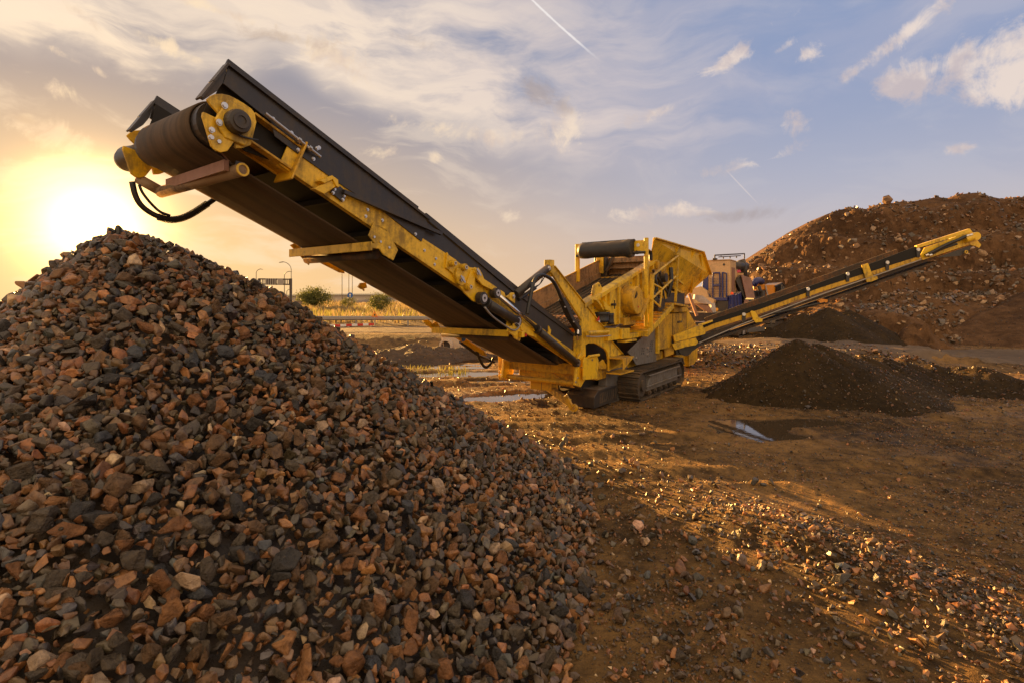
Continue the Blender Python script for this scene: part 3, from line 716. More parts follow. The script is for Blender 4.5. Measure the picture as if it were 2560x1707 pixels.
for p in loop:
    for j in range(nv): vs.append(Vector((p.x, BN+(BF-BN)*j/(nv-1), p.z)))
b.add(vs, [(i*nv+j, i*nv+j+1, ((i+1) % nl)*nv+j+1, ((i+1) % nl)*nv+j) for i in range(nl) for j in range(nv-1)])
belt = b.build('belt', BELT, cv, smooth=True)
so_ = belt.modifiers.new('thick', 'SOLIDIFY'); so_.thickness = .018; so_.offset = 0
# streaks of wear along the belt
b = MB(); b.cyl(HD+VV*.62, HD+VV*2.05, RD-.016, 28); b.cyl(HD+VV*.45, HD+VV*2.22, .05, 12); b.build('head_drum', BLK, cv)
b = MB(); c = cpt(UT-.35, lowoff+.20, 0); b.cyl(c+VV*.62, c+VV*2.02, .17, 22); b.build('tail_drum', BLK, cv)
# head plates
HP = [(517,249),(527,240),(538,235.5),(556,235),(574,239),(592,248),(612,260),(630,273),(638,284),(640,300),(642,305),(628,363),(606,371),(590,371),(586,352),(569,375),(553,380),(541,377),(529,366),(522,344),(518,330),(506,291),(508,280),(516,283),(541,295),(546,284),(526,262)]
def headp(v, sgn, src=.42):
    b = MB(); b.prism([Vector((T(x, y, src).x, v, T(x, y, src).z)) for x, y in HP], VV*.03*sgn); return b
hp = headp(.42, 1).build('head_plate', YEL, cv, .005)
headp(2.30, -1).build('head_plate', YEL, cv, .005)
b = MB(); b.prism(TT([(508,282),(545,295),(548,284),(519,258),(505,282)][:4], .60), VV*.02); b.build('tension_slot', BLK, hp)
hc = T(584, 309, .42)
b = MB(); b.tube([hc-VV*.0, hc-VV*.10, hc-VV*.13, hc-VV*.14], [.115,.115,.105,.06], 24); b.ring(hc-VV*.14, (0,-1,0), .045, .075, .012); b.build('bearing_cover', BLK, hp)
b = MB(); b.prism([hc+Vector((x, -.035, z)) for x, z in ((-.19,-.02),(-.07,.20),(.09,.17),(.19,.0),(.10,-.20),(-.10,-.17))], VV*.03); b.build('bearing_flange', YEL, hp, .01)
bolts(hp, [(561,264.5),(548,307),(608,295)], .38, .022); bolts(hp, [(529,326),(528,345),(546,355),(595,336)], .41, .020)
b = MB(); b.prism(TT([(533,331),(542,329),(586,355),(569,378),(552,382),(535,374),(524,352)], .40), VV*.02); b.build('adjuster_plate', YEL, hp, .004)
b = MB(); b.tube(arc([hc+Vector((-.02,-.10,-.08)), T(598,338,.36), T(620,346,.36), T(645,351,.40)], 6), .010, 8); b.build('grease_hose', HOSE, hp)
# far drive motor with hoses
mc = Vector((HD.x, 2.28, HD.z))
b = MB(); b.tube([mc, mc+VV*.30, mc+VV*.52, mc+VV*.60, mc+VV*.62], [.13,.13,.155,.14,.07], 20); mo = b.build('drive_motor', BLK, cv, smooth=True)
b = MB()
b.tube(arc(TT([(330,455),(338,488),(352,513),(377,533),(408,546),(440,549),(470,541),(497,525),(530,503),(560,480)], 2.12), 6), .030, 10)
b.build('hydraulic_hose', HOSE, mo, smooth=True)
b = MB(); hp_ = arc(TT([(395,543),(425,550),(455,546),(485,532),(520,509)], 2.12), 10)
for i in range(0, len(hp_)-1, 1): b.tube([hp_[i], hp_[i].lerp(hp_[i+1], .55)], .042, 10)
b.build('hose_wrap', HOSE, mo)
b = MB(); b.tube(arc(TT([(348,462),(352,474),(360,488),(378,510),(400,530),(425,540)], 2.10), 6), .016, 8); b.build('hydraulic_hose', HOSE, mo, smooth=True)
# pipe frame and belt scraper under the head
b = MB(); q0, q1, q2 = T(606,425,.62), T(402,481,2.20), T(345,447,2.35)
b.tube([q0, q1], .066, 14); b.tube([q1+Vector((0,0,.01)), q2], .058, 12); sp = b.build('scraper_pipe', YELR, cv, smooth=True)
b = MB(); b.ring(q0, q0-q1, .048, .068, .012); b.build('pipe_end', YEL, sp)
b = MB(); d = Vector((-.10,0,.16)); b.beam(T(566,414,.72), T(420,462,1.98), .05, .11, (0,0,1)); b.build('scraper_blade', RUST, sp)
b = MB()
for k in range(5):
    vv = .85+k*.26; b.beam(Vector((q0.x+.02, vv, q0.z+.05)), Vector((q0.x-.12, vv, q0.z+.17)), .10, .02)
b.build('scraper_finger', RUST, sp)
b = MB(); b.prism([T(590,402,.70), T(612,408,.70), T(620,428,.70), T(600,440,.70), T(585,425,.70)], VV*.02); b.build('pipe_hanger', BLK, sp)
for v, d in ((.57, .02), (2.08, -.02)):                             # added dark boards standing in for the shade inside the skirts
    b = MB(); b.prism([(u, v, z) for u, z in ((-9.20,4.46),(-9.17,4.62),(-8.0,4.14),(-8.0,3.72),(-8.62,3.86),(-8.95,3.90),(-9.28,4.22))], VV*d); b.build('shade_board', PAN, cv)
# guide box behind the head plate
b = MB()
o1 = TT([(645,315),(668,325),(745,357),(730,420),(704,430),(643,428),(600,415),(612,370),(640,365)], .46)
b.prism([cpt(-8.95,.02,.47), cpt(-8.50,.02,.47), cpt(-8.50,.045,.47), cpt(-8.95,.045,.47)], VV*.34)
b.prism([cpt(-9.02,.30,.47), cpt(-8.50,.30,.47), cpt(-8.50,.325,.47), cpt(-9.02,.325,.47)], VV*.30)
b.prism([cpt(-8.50,-.09,.42), cpt(-8.50,.38,.42), cpt(-8.48,.38,.42), cpt(-8.48,-.09,.42)], VV*.34)
b.prism([cpt(-9.0,.0,.74), cpt(-8.50,.0,.74), cpt(-8.50,.32,.74), cpt(-9.0,.32,.74)], VV*.02)
b.build('belt_tension_box', YELD, cv, .004)
b = MB(); b.tube([cpt(-8.95,.36,.44), cpt(-8.30,.335,.44)], .018, 10); tb = b.build('tension_bolt', STEEL, cv)
b = MB()
for uu in (-8.42,-8.55): b = MB(); b.tube([cpt(uu,.338,.44), cpt(uu-.035,.34,.44)], .034, 6); b.build('tension_nut', STEEL, tb)
# skirt boards (black rubber-edged wings)
SK = [(567.6,168),(700,266),(850,380),(1060,545),(1060,560),(1041,580),(1037,594),(944,540),(867,476),(740,384),(700,350),(634,300),(641,280),(556,210)]
def skirt(v, sgn, src):
    pts = [(-9.16,4.65),(-8.55,4.41),(-7.87,4.13),(-6.49,3.54),(-6.43,3.46),(-6.50,3.30),(-6.55,3.20),(-7.2,3.51),(-7.8,3.72),(-8.44,3.99),(-8.68,4.10),(-8.72,4.24),(-9.20,4.47)]
    b = MB(); b.prism([(u, v-sgn*.0, z) for u, z in pts], (0, .015*sgn, 0))
    return b.build('skirt_board', BLK, cv, .002)
for v, sgn in ((.485, 1), (2.165, -1)):
    sk = skirt(v, sgn, .5)
    b = MB(); b.beam((-9.16,v-.01*sgn,4.665), (-6.42,v-.01*sgn,3.525), .05, .03, DN); b.beam((-9.16,v+.04*sgn,4.69), (-6.6,v+.04*sgn,3.63), .03, .10, DN); b.build('rim', BLK, sk)
    b = MB(); t0 = Vector((-9.16,v,4.66))                             # front flap with the rubber lip
    b.prism([(-9.16,v,4.66), (-9.21,v,4.47), (-9.27,v,4.37), (-9.38,v,4.26), (-9.41,v,4.27), (-9.29,v,4.46)], VV*sgn*.03)
    b.beam((-9.165,v+.02*sgn,4.67), (-9.30,v+.02*sgn,4.455), .10, .02, (-1,0,.5)); b.beam((-9.30,v+.03*sgn,4.45), (-9.41,v+.03*sgn,4.27), .12, .018, (-1,0,.5)); b.build('front_flap', BLK, sk)
    b = MB()
    b.beam((-7.86,v-.04*sgn,3.66), (-6.20,v-.04*sgn,3.34), .05, .045, DN); b.build('brace_bar', BLK, sk)
b = MB(); b.prism(TT([(868,466),(858,485),(857,496),(862,502),(851,481)], .48)[:4], VV*.01)
pp = MB(); pp.prism(TT([(838,471),(851,466),(864,478),(863,497),(857,506),(831,484),(826,480)], .47), VV*.02); bk = pp.build('brace_foot', BLK, cv, .003)
bolts(bk, [(836,474),(832,483),(859.5,490.5),(856.5,500)], .47, .014)
bolts(cv, [(918,525),(913.5,541.5),(955,551.5),(1060,626.5),(1089,647),(1085.5,661.5)], .50, .015)
bolts(cv, [(682,298.5),(728,333.5),(797,370),(783,398),(792,372),(745,376),(1038,586)], .485, .016)
# channel lug on the beam
b = MB(); b.prism(TT([(800,452),(831,439),(846,450),(847,470),(841,466),(832,449),(812,459)], .40), VV*.10); b.prism(TT([(812,459),(832,449),(842,466),(811,486),(785,472)], .42), VV*.08); lg = b.build('lifting_lug', YEL, cv, .004)
# support beams under the belt with their rollers
for (pr, pl_, uu) in (((932,604),(738,624), -7.38), ((1270,823),(1097,817), -4.50)):
    z0 = T(pr[0], pr[1], .5).z
    b = MB(); b.box(uu-.05, uu+.06, .45, 2.20, z0-.09, z0-.03); b.box(uu-.07, uu-.05, .45, 2.20, z0-.12, z0-.01); b.prism([(uu-.06,2.18,z0+.05),(uu+.24,2.18,z0-.22),(uu+.26,2.18,z0-.16),(uu+.05,2.18,z0+.10)], VV*.02)
    sb_ = b.build('support_beam', YEL, cv, .003)
    b = MB(); b.cyl((uu+.16,.62,z0-.145), (uu+.16,2.12,z0-.145), .06, 18); b.build('return_roller', RUB, sb_, smooth=True)
    b = MB(); b.prism([(uu-.10,.46,z0+.06),(uu-.02,.46,z0+.23),(uu+.20,.46,z0+.16),(uu+.38,.46,z0-.08),(uu+.30,.46,z0-.22),(uu+.14,.46,z0-.16)], VV*.02); b.prism([(uu-.02,.46,z0+.2),(uu+.2,.46,z0+.13),(uu+.2,.46,z0+.2)], VV*.02)
    br = b.build('beam_bracket', YEL, sb_, .004)
    for du, dz in ((-.02,.05),(.08,.0),(.22,-.06)):
        b = MB(); b.tube([(uu+du,.464,z0+dz),(uu+du,.445,z0+dz)], .016, 8); b.build('bolt', STEEL, br)
# fold hinge on the near beam
def zp(pts): return [(950+x/3.5633, 600+y/3.5633) for x, y in pts]
plate('hinge_plate', zp([(600,110),(640,180),(660,174),(690,190),(720,215),(770,215),(800,245),(830,250),(850,245),(880,260),(905,320),(940,360),(1110,470),(1130,545),(960,445),(905,395),(900,370),(870,330),(850,360),(850,470),(880,520),(868,558),(830,545),(760,480),(690,390),(650,300),(590,250)]), .47, .03, YEL, cv)
hl = plate('hinge_link', zp([(690,255),(720,255),(745,300),(760,360),(750,400),(725,408),(700,390),(678,310)]), .43, .035, YEL, cv)
plate('hinge_link', zp([(850,255),(880,250),(910,300),(930,350),(1000,395),(1080,450),(1060,470),(985,440),(915,405),(870,350),(845,290)]), .41, .035, YEL, cv)
plate('hinge_link', zp([(815,275),(850,270),(850,330),(835,420),(815,450),(785,455),(770,420),(775,380)]), .44, .03, YEL, cv)
for x, y, r in ((660,210,.05),(757,245,.055),(797,420,.055)):
    c = T(*zp([(x, y)])[0], .40); b = MB(); b.ring(c, (0,-1,0), .022, r*.72, .03); b.tube([c+VV*.06, c-VV*.012], r, 18); pn = b.build('hinge_pin', YEL, cv)
    b = MB(); b.ring(c-VV*.014, (0,-1,0), .018, r*.55, .02, 16); b.build('pin_washer', STEEL, pn)
for x, y in ((728,350),(870,290)):
    c = T(*zp([(x, y)])[0], .395); b = MB(); b.tube([c, c-VV*.02], .040, 14); b.beam(c-VV*.025+Vector((-.05,0,.05)), c-VV*.025+Vector((.05,0,-.05)), .03, .012, (0,1,0)); b.build('lock_pin', STEEL, cv)
# folding cylinders
def cylinder(p0, p1, p2, rb, rr, name='hydraulic_cylinder'):
    """p0 rod eye, p1 barrel mouth, p2 barrel foot"""
    b = MB(); b.tube([p1, p2], rb, 18); b.tube([p1, p1.lerp(p2, .05)], rb*1.15, 18); c = b.build(name, BLK, cv, smooth=True)
    b = MB(); b.tube([p0, p1], rr, 14); b.build('rod', CHR, c, smooth=True)
    for p in (p0, p2):
        b = MB(); b.tube([p+VV*.05, p-VV*.05], rb*1.25, 18); e = b.build('eye', BLK, c)
        b = MB(); b.ring(p-VV*.052, (0,-1,0), rb*.3, rb*.8, .012, 16); b.build('bush', STEEL, e)
    return c
v1 = .40
c1 = cylinder(T(1204,746,v1), T(1214,756,v1), T(1290,803,v1), .078, .05)
g = MB(); g.tube(arc([T(1211,768,v1-.05), T(1232,792,v1-.07), T(1268,818,v1-.08), T(1285,826,v1-.06), T(1297,818,v1-.06), T(1299,805,v1-.04)], 5), .016, 8); g.build('oil_pipe', GALV, c1, smooth=True)
c2 = cylinder(T(1238,733,v1), T(1341,822,v1), T(1441,906,v1), .068, .042)
pb = plate('cylinder_bracket', zp([(1195,700),(1215,685),(1245,700),(1240,760),(1225,850),(1200,858),(1135,815),(1150,770),(1190,765)]), .37, .03, YEL, cv)
bolts(pb, [zp([(1207,730)])[0]], .36, .03)
plate('beam_cheek', zp([(1250,740),(1290,740),(1300,770),(1330,770),(1400,830),(1395,870),(1330,850),(1255,800)]), .44, .03, YEL, cv)
g = MB(); c = T(*zp([(1265,835)])[0], .42); g.box(c.x-.06, c.x+.03, .38, .46, c.z-.06, c.z+.04); lm = g.build('switch_box', YEL, cv, .006)
g = MB(); g.box(c.x+.035, c.x+.075, .37, .44, c.z-.05, c.z); g.build('red_button', RED, lm)
# bracket pair that holds the strut
for dv in (.0, .14):
    plate('strut_bracket', zp([(1150,490),(1170,470),(1195,470),(1205,500),(1203,565),(1120,505)]), .43+dv, .025, YEL, cv)
bolts(cv, [zp([(1190,505)])[0]], .42, .026)
# black skirt boards of the lower conveyor and the narrow cover strip above the beam
for v, sgn in ((.52, 1), (2.13, -1)):
    b = MB(); b.prism([(-6.54,v,3.14),(-6.50,v,3.53),(-4.5,v,2.62),(-4.28,v,2.53),(-2.15,v,1.67),(-2.25,v,1.30),(-4.2,v,2.20),(-5.7,v,2.82)], VV*.02*sgn)
    ls = b.build('skirt_board', BLK, cv, .003)
    b = MB(); b.beam((-6.46,v,3.545), (-4.4,v,2.59), .06, .03, DN); b.beam((-4.4,v,2.60), (-2.15,v,1.685), .05, .05, DN); b.beam((-6.4,v+.05*sgn,3.58), (-2.2,v+.05*sgn,1.74), .03, .09, DN); b.build('rim', BLK, ls)
g = MB(); g.prism([(-6.05,.47,3.14),(-5.35,.47,2.86),(-4.95,.47,2.66),(-5.05,.47,2.50),(-5.6,.47,2.76)], VV*.02)
g = MB(); g.beam(T(1330,822,.44), T(1425,880,.44), .05, .05, (0,1,0)); g.prism(TT([(1372,815),(1378,826),(1374,845),(1366,842),(1372,828)], .44), VV*.02); g.tube(arc(TT([(1363,832),(1395,855),(1420,872),(1427,885)], .42), 4), .012, 8); g.build('guard_strip', YEL, cv)
# far-side fittings seen past the belt
g = MB(); g.prism(TT([(798,648),(806,646),(860,676),(862,684),(850,682),(801,657)], 2.2), VV*.03); g.build('hinge_plate', YEL, cv)
g = MB(); g.prism(TT([(902,708),(915,707),(918,720),(905,724),(896,718)], 2.2), VV*.03); g.build('hinge_plate', YEL, cv)
g = MB(); g.cyl(T(803,650,2.16), T(803,650,2.30), .05, 12); g.build('hinge_pin', STEEL, cv)
g = MB(); g.tube(TT([(905,718),(910,727)], 2.24), .018, 8); g.build('hinge_pin', STEEL, cv)
yb = MB(); yb.prism(TT([(1140,837),(1148,835),(1210,876),(1218,890),(1208,888),(1143,845)], 2.17), VV*.06); yb = yb.build('far_bracket', YEL, cv, .004)
g = MB(); g.tube([T(1157.5,847,2.16), T(1157.5,847,2.15)], .055, 16); g.build('blue_sticker', SBLUE, yb)
g = MB(); g.tube(arc(TT([(1190,870),(1198,895),(1208,913),(1217,917),(1228,906),(1234,893)], 2.2), 6), .030, 10); g.build('hydraulic_hose', HOSE, cv, smooth=True)
g = MB(); g.tube(TT([(1150,855),(1195,888),(1235,905)], 2.25), .03, 8); g.build('hydraulic_hose', HOSE, cv, smooth=True)
g = MB(); g.prism(TT([(1060,800),(1070,800),(1098,822),(1088,826),(1066,812)], 2.2), VV*.03); g.build('beam_bracket', YEL, cv)
# ---------------------------------------------------------------- inclined screen box
zr = lambda u: 2.35+.28*(u+1.88)
SN, SF = .47, 2.18
def wall(v, sgn, m):
    b = MB(); b.prism([(-1.85,v,zr(-1.85)),(2.90,v,zr(2.90)),(2.90,v,zr(2.9)-.85),(.10,v,1.84),(-.85,v,1.80),(-1.55,v,1.95)], VV*.02*sgn); return b
sx = wall(SN, 1, YEL).build('screen_box', YEL, PL, .003)
fw = wall(SF, -1, YELR).build('side_wall', YELR, sx, .003)
for v, sgn in ((SN, -1), (SF, 1)):                                  # rolled rim along each wall
    b = MB(); b.prism([(-1.92,v+.10*sgn,zr(-1.92)-.01),(-1.92,v-.04*sgn,zr(-1.92)+.04),(-1.92,v-.04*sgn,zr(-1.92)+.02),(-1.92,v+.08*sgn,zr(-1.92)-.03),(-1.92,v+.08*sgn,zr(-1.92)-.10),(-1.92,v+.10*sgn,zr(-1.92)-.10)], (4.72,0,4.72*.28))
    b.build('rim', YEL, sx, .003)
b = MB(); dk = lambda u: zr(u)-.52
for k in range(5):                                                  # mesh panels with cross bars
    u0, u1 = -1.8+k*.94, -1.8+k*.94+.90
    b.prism([(u0,SN+.02,dk(u0)),(u1,SN+.02,dk(u1)),(u1,SN+.02,dk(u1)-.02),(u0,SN+.02,dk(u0)-.02)], VV*(SF-SN-.04))
dm = b.build('screen_deck', SCRN, sx)
b = MB()
for k in range(46): u0 = -1.78+k*.102; b.beam((u0,SN+.03,dk(u0)+.012), (u0,SF-.03,dk(u0)+.012), .018, .014)
for k in range(11): v0 = SN+.1+k*.155; b.beam((-1.8,v0,dk(-1.8)+.02), (2.85,v0,dk(2.85)+.02), .02, .015)
b.build('mesh_wire', SCRN, dm)
b = MB()
for v, s in ((SN+.02, 1), (SF-.02, -1)):
    b.prism([(-1.85,v,dk(-1.85)+.02),(2.85,v,dk(2.85)+.02),(2.85,v,dk(2.85)+.18),(-1.85,v,dk(-1.85)+.18)], VV*.03*s)
b.build('wear_strip', YELR, dm, .003)
b = MB(); b.box(2.82, 2.86, SN, SF, dk(2.85), zr(2.85)-.02); b.box(2.70, 2.84, SN, SF, zr(2.8)-.16, zr(2.8)-.13); b.box(2.62, 2.84, SN, SF, zr(2.8)-.34, zr(2.8)-.31); b.build('end_wall', YELR, sx, .004)
b = MB(); b.prism([(-1.74,.75,1.80),(-1.74,2.05,1.80),(-1.15,2.05,2.06),(-1.15,.75,2.06)], (.02,0,-.03)); b.box(-1.2,-.6,.75,2.05,1.5,1.8); b.build('outlet_chute', ORG, sx, .004)
# stiffeners on the near wall
b = MB()
for (x0, x1, out) in ((-.93,-.90,.10),(-.62,-.30,.06),(-.26,-.20,.13),(.90,.98,.12),(1.35,1.6,.06),(2.05,2.12,.10),(2.6,2.66,.08)):
    zt = zr((x0+x1)/2)-.10; zb = 1.84 if x1 < .2 else zr(x0)-.84
    b = MB(); b.box(x0, x1, SN-out, SN, zb, zt); b.build('stiffener', YEL, sx, .004)
plate('stiffener_plate', [(1543,715),(1550,705),(1550,805),(1546,812),(1520,812),(1519,795),(1535,795)], .40, .03, YEL, sx)
lg = plate('lifting_lug', [(1481,733),(1485,713),(1498,706),(1506,721),(1506,728),(1484,742)], .43, .03, YEL, sx)
b = MB(); c = T(1498,714.5,.425); b.tube([c, c+VV*.004], .028, 10); b.build('lug_hole', SCRN, lg)
for pts in ([(1491,751),(1505,770),(1512,780),(1506,765),(1493,745)], [(1508,751),(1519,762),(1528,771),(1524,778),(1514,775),(1511,765)]):
    plate('spring_horn', pts, .30, .16, YEL, sx)
bolts(sx, [(1577,708),(1557,722),(1597,714),(1487,771),(1585,721),(1560,742),(1488,788)], .46, .018)
b = MB(); c = T(1529,762,.40); b.tube([c, c-VV*.10], .03, 8); b.tube([c+Vector((.03,-.06,-.1)), c+Vector((.03,-.06,.1))], .014, 6); b.tube([c+Vector((-.08,-.06,0)), c+Vector((.1,-.06,.01))], .014, 6); b.build('grease_nipple', BLK, sx)
for x0, x1, y0, y1 in ((1497,1520,780,806),(1523,1533,783,811)):     # rubber buffers carrying the box
    a, c = T(x0, y1, .36), T(x1, y0, .36); b = MB(); r_ = (c.x-a.x)/2; cc = (a+c)/2
    b.tube([(cc.x,.36+r_*.3,a.z), (cc.x,.36+r_*.3,a.z+.05), (cc.x,.36+r_*.3,c.z-.05), (cc.x,.36+r_*.3,c.z)], [r_*.9, r_*.8, r_*.8, r_*.9], 18); b.build('rubber_buffer', HOSE, sx, smooth=True)
b = MB(); b.prism(TT([(1492,802),(1498,792),(1499,805)], .33), VV*.01); b.build('warning_sticker', RED, sx)
b = MB(); b.prism(TT([(1495,803),(1500,800),(1500,807)], .33), VV*.008); b.build('warning_sticker', WHITE, sx)
# shaft cover (drum) with its labels
fc_ = Vector((.42, SN, 2.40))
b = MB(); b.tube([fc_, fc_-VV*.30, fc_-VV*.32], [.34,.34,.325], 40); fl = b.build('shaft_cover', YELD, sx, .004)
b = MB(); b.ring(fc_-VV*.001, (0,1,0), .335, .375, -.03, 40); b.build('cover_flange', YELD, fl)
b = MB()
for k in range(4): a = 1.9+k*.06; b.beam(fc_+Vector((math.cos(a)*(.16+.03*k),-.325,math.sin(a)*(.16+.03*k))), fc_+Vector((math.cos(a+.9)*(.16+.03*k),-.325,math.sin(a+.9)*(.16+.03*k))), .012, .006, (0,1,0))
b.build('cast_rib', BLK, fl)
b = MB(); b.tube([fc_+Vector((.0,-.322,-.16)), fc_+Vector((.0,-.328,-.16))], .022, 12); b.build('round_sticker', RED, fl)
b = MB(); b.box(.1,.8,SN-.1,SN,1.80,1.98); b.prism([(.55,.12,1.90),(1.30,.12,2.55),(1.25,.12,2.62),(.50,.12,2.0)], VV*.3); b.build('drive_guard', YELD, sx, .005)
# black and yellow spring tower on the far wall
b = MB(); b.box(2.5,2.68,1.95,2.35,zr(2.6)-.62,zr(2.6)+.14); tw = b.build('spring_tower', HOSE, sx, .02)
b = MB(); b.box(2.46,2.50,2.04,2.26,zr(2.6)-.42,zr(2.6)+.06); b.build('tower_plate', YEL, tw, .004)
b = MB(); b.tube(arc([(2.48,1.93,zr(2.6)-.35),(2.46,1.78,zr(2.6)-.1),(2.5,1.72,zr(2.6)+.10)], 5), .05, 10); b.build('rubber_strap', RUB, tw)
# ---------------------------------------------------------------- portal with the rolled dust cover
PU = 1.086
b = MB(); b.box(PU-.045, PU+.045, .155, .245, 1.52, 3.97); po = b.build('cover_portal', YEL, PL, .006)
b = MB(); b.box(PU-.045, PU+.045, 2.10, 2.20, 2.9, 3.93); b.build('post', YEL, po, .006)
b = MB(); b.prism([(PU,.25,3.92),(PU,.64,3.92),(PU,.64,3.66),(PU,.50,3.66),(PU,.25,3.64)], (.02,0,0)); b.build('portal_plate', YEL, po, .003)
b = MB(); b.box(PU-.02,PU+.02,1.95,2.10,3.60,3.90); b.build('portal_plate', YEL, po, .003)
b = MB(); b.tube([(PU-.004,.42,3.80),(PU-.002,.42,3.80)], .045, 12); b.build('plate_hole', WHITE, po)
b = MB(); b.cyl((PU-.08,.20,3.60), (PU-.08,2.14,3.60), .035, 12); b.build('axle', BLK, po)
b = MB(); n = 26; sp_ = []
for k in range(15):
    t = k/14; v = .52+(2.0-.52)*t; sp_.append((v, .205+.008*math.sin(t*9)+.006*math.sin(t*23)+(.022 if k in (0,1) else 0)))
vs = []
for v, r_ in sp_:
    for j in range(n):
        a = 2*math.pi*j/n; rr_ = r_*(1+.03*math.sin(3*a+v*2)); vs.append((PU-.10+rr_*math.cos(a), v, 3.72+rr_*math.sin(a)))
b.add(vs, [(i*n+j, i*n+(j+1) % n, (i+1)*n+(j+1) % n, (i+1)*n+j) for i in range(14) for j in range(n)]+[tuple(range(n)), tuple(14*n+j for j in range(n))])
rl = b.build('rubber_roll', RUBK, po, smooth=True)
b = MB(); b.prism([(PU-.10+.20*math.cos(a), .50, 3.72+.20*math.sin(a)) for a in np.linspace(.2,1.3,8)]+[(PU-.10+.25*math.cos(a), .50, 3.72+.25*math.sin(a)) for a in np.linspace(1.3,.2,8)], VV*1.5); b.build('loose_flap', RUBK, rl)
# ---------------------------------------------------------------- sloping catwalk with hand rails
b = MB(); cw = lambda u: 1.64+.345*(u-.9)
b.prism([(.9,.12,cw(.9)-.02),(2.85,.12,cw(2.85)-.02),(2.85,.12,cw(2.85)),(.9,.12,cw(.9))], VV*.48)
ck = b.build('catwalk', YELD, PL, .003)
b = MB(); b.beam((.86,.10,cw(.86)-.06), (2.85,.10,cw(2.85)-.06), .05, .14); b.beam((.88,.08,1.57), (.88,.64,1.57), .07, .14); b.build('stringer', YEL, ck, .004)
b = MB()
for k in range(9): u0 = 1.05+k*.2; b.beam((u0,.13,cw(u0)+.03), (u0,.60,cw(u0)+.03), .03, .03)
b.build('tread_bar', YELD, ck)
rz = lambda u: 3.04+.315*(u-1.3); rz2 = lambda u: 2.40+.34*(u-1.1)
def rail(v):
    b = MB(); b.tube([(1.24,v,rz(1.24)), (3.28,v,rz(3.28))], .032, 10); b.tube([(1.12,v,rz2(1.12)), (3.05,v,rz2(3.05))], .030, 10)
    b.beam((3.28,v,rz(3.28)+.03), (3.05,v,2.35), .06, .06, (1,0,0)); b.beam((1.24,v,rz(1.24)+.04), (1.10,v,1.6), .09, .07, (1,0,0))
    return b.build('guard_rail', YEL, ck, .003)
rail(.10)
b = MB()
for z in (3.50, 3.12): b.tube([(3.2,.11,z), (3.18,.95,z+.0)], .028, 8)
b.tube([(3.18,.95,3.55), (3.1,.95,2.5)], .03, 8); b.build('end_rail', YEL, ck)
b = MB(); b.tube(arc([(1.22,.08,2.82), (1.55,.0,2.72), (1.62,.0,2.68), (1.60,.0,2.5), (1.52,.0,2.28), (1.50,.0,2.24), (1.22,.08,2.40)], 4), .024, 8); b.build('grab_loop', YEL, ck)
# machinery seen between the rails: drive belt guard, levers, hoses
b = MB(); b.box(2.2,2.9,.30,.44,2.55,3.45); b.prism([(1.5,.28,2.35),(2.3,.28,2.7),(2.2,.28,3.25),(1.75,.28,3.1)], VV*.10); b.prism([(2.4,.22,2.4),(2.75,.22,2.45),(2.55,.22,3.2),(2.35,.22,3.1)], VV*.06); dg = b.build('belt_guard', YELD, PL, .006)
b = MB()
for a, c in (((1.7,.25,3.2),(2.2,.25,2.3)), ((2.1,.22,3.2),(2.5,.22,2.35)), ((1.9,.2,3.0),(2.7,.2,2.6))): b.beam(a, c, .05, .05)
b.build('lever', BLK, dg)
b = MB(); b.tube(arc([(1.65,.20,2.5),(1.72,.16,2.75),(1.68,.18,2.95),(1.8,.2,3.1),(2.0,.2,3.15)], 5), .04, 8); b.build('hydraulic_hose', HOSE, dg)
b = MB(); b.tube(arc([(1.4,.2,2.6),(1.5,.12,2.45),(1.45,.15,2.25)], 5), .07, 10); b.build('hydraulic_hose', HOSE, dg)
b = MB(); b.tube(arc([(2.7,.2,2.5),(2.75,.12,2.9),(2.8,.15,3.3)], 5), .06, 8); b.build('hydraulic_hose', HOSE, dg)
b = MB(); b.box(2.0,2.5,.2,.4,2.1,2.45); b.build('motor_block', BLK, dg, .02); b = MB(); b.tube([(2.2,.2,3.0),(2.2,.06,3.0)], .12, 16); b.build('motor', BLK, dg)
b = MB(); b.tube(arc([(1.2,.5,3.62),(1.5,.4,3.70),(1.75,.35,3.66),(1.8,.35,3.45)], 5), .05, 10); b.build('black_hose', HOSE, dg)
# ---------------------------------------------------------------- flared feed hopper
b = MB(); th = .03
def hq(p, out): b.prism([Vector(x) for x in p], Vector(out)*th)
NT_, NB_, FT, FB, RT, RB = .12, .62, 2.75, 2.15, 6.30, 5.9
A0, A1, B0, B1 = (1.40,NT_,3.97), (5.85,NT_,3.94), (2.45,NB_,3.05), (5.3,NB_,2.62)
C1, D1 = (6.75,NT_,3.26), (5.95,NB_,2.60)
b.prism([A0, A1, C1, D1, B1, B0], (0,.03,.02))
ho = b.build('feed_hopper', YEL, PL, .005)
b = MB(); fl_ = lambda p: (p[0], 2.77-p[1], p[2]); b.prism([fl_(x) for x in ((2.75,NT_,3.96), A1, C1, D1, B1, (2.9,NB_,3.0))], (0,-.03,.02)); b.build('far_wall', YELD, ho, .005)
b = MB(); b.prism([A1, C1, fl_(C1), fl_(A1)], (-.03,0,0)); b.prism([C1, D1, fl_(D1), fl_(C1)], (-.03,0,.02)); b.prism([B0, B1, fl_(B1), fl_(B0)], (0,0,.03)); b.prism([B1, D1, fl_(D1), fl_(B1)], (0,0,.03)); b.build('rear_wall', YELD, ho, .004)
b = MB(); b.beam(Vector(A0)+Vector((0,-.03,.02)), Vector(A1)+Vector((0,-.03,.02)), .09, .03); b.beam(Vector(A1)+Vector((0,-.03,.0)), Vector(C1)+Vector((0,-.03,.0)), .09, .03); b.beam(Vector(A0)+Vector((0,-.02,0)), Vector((1.62,.24,3.72)), .10, .03, (0,1,0)); b.build('rim', YEL, ho, .003)
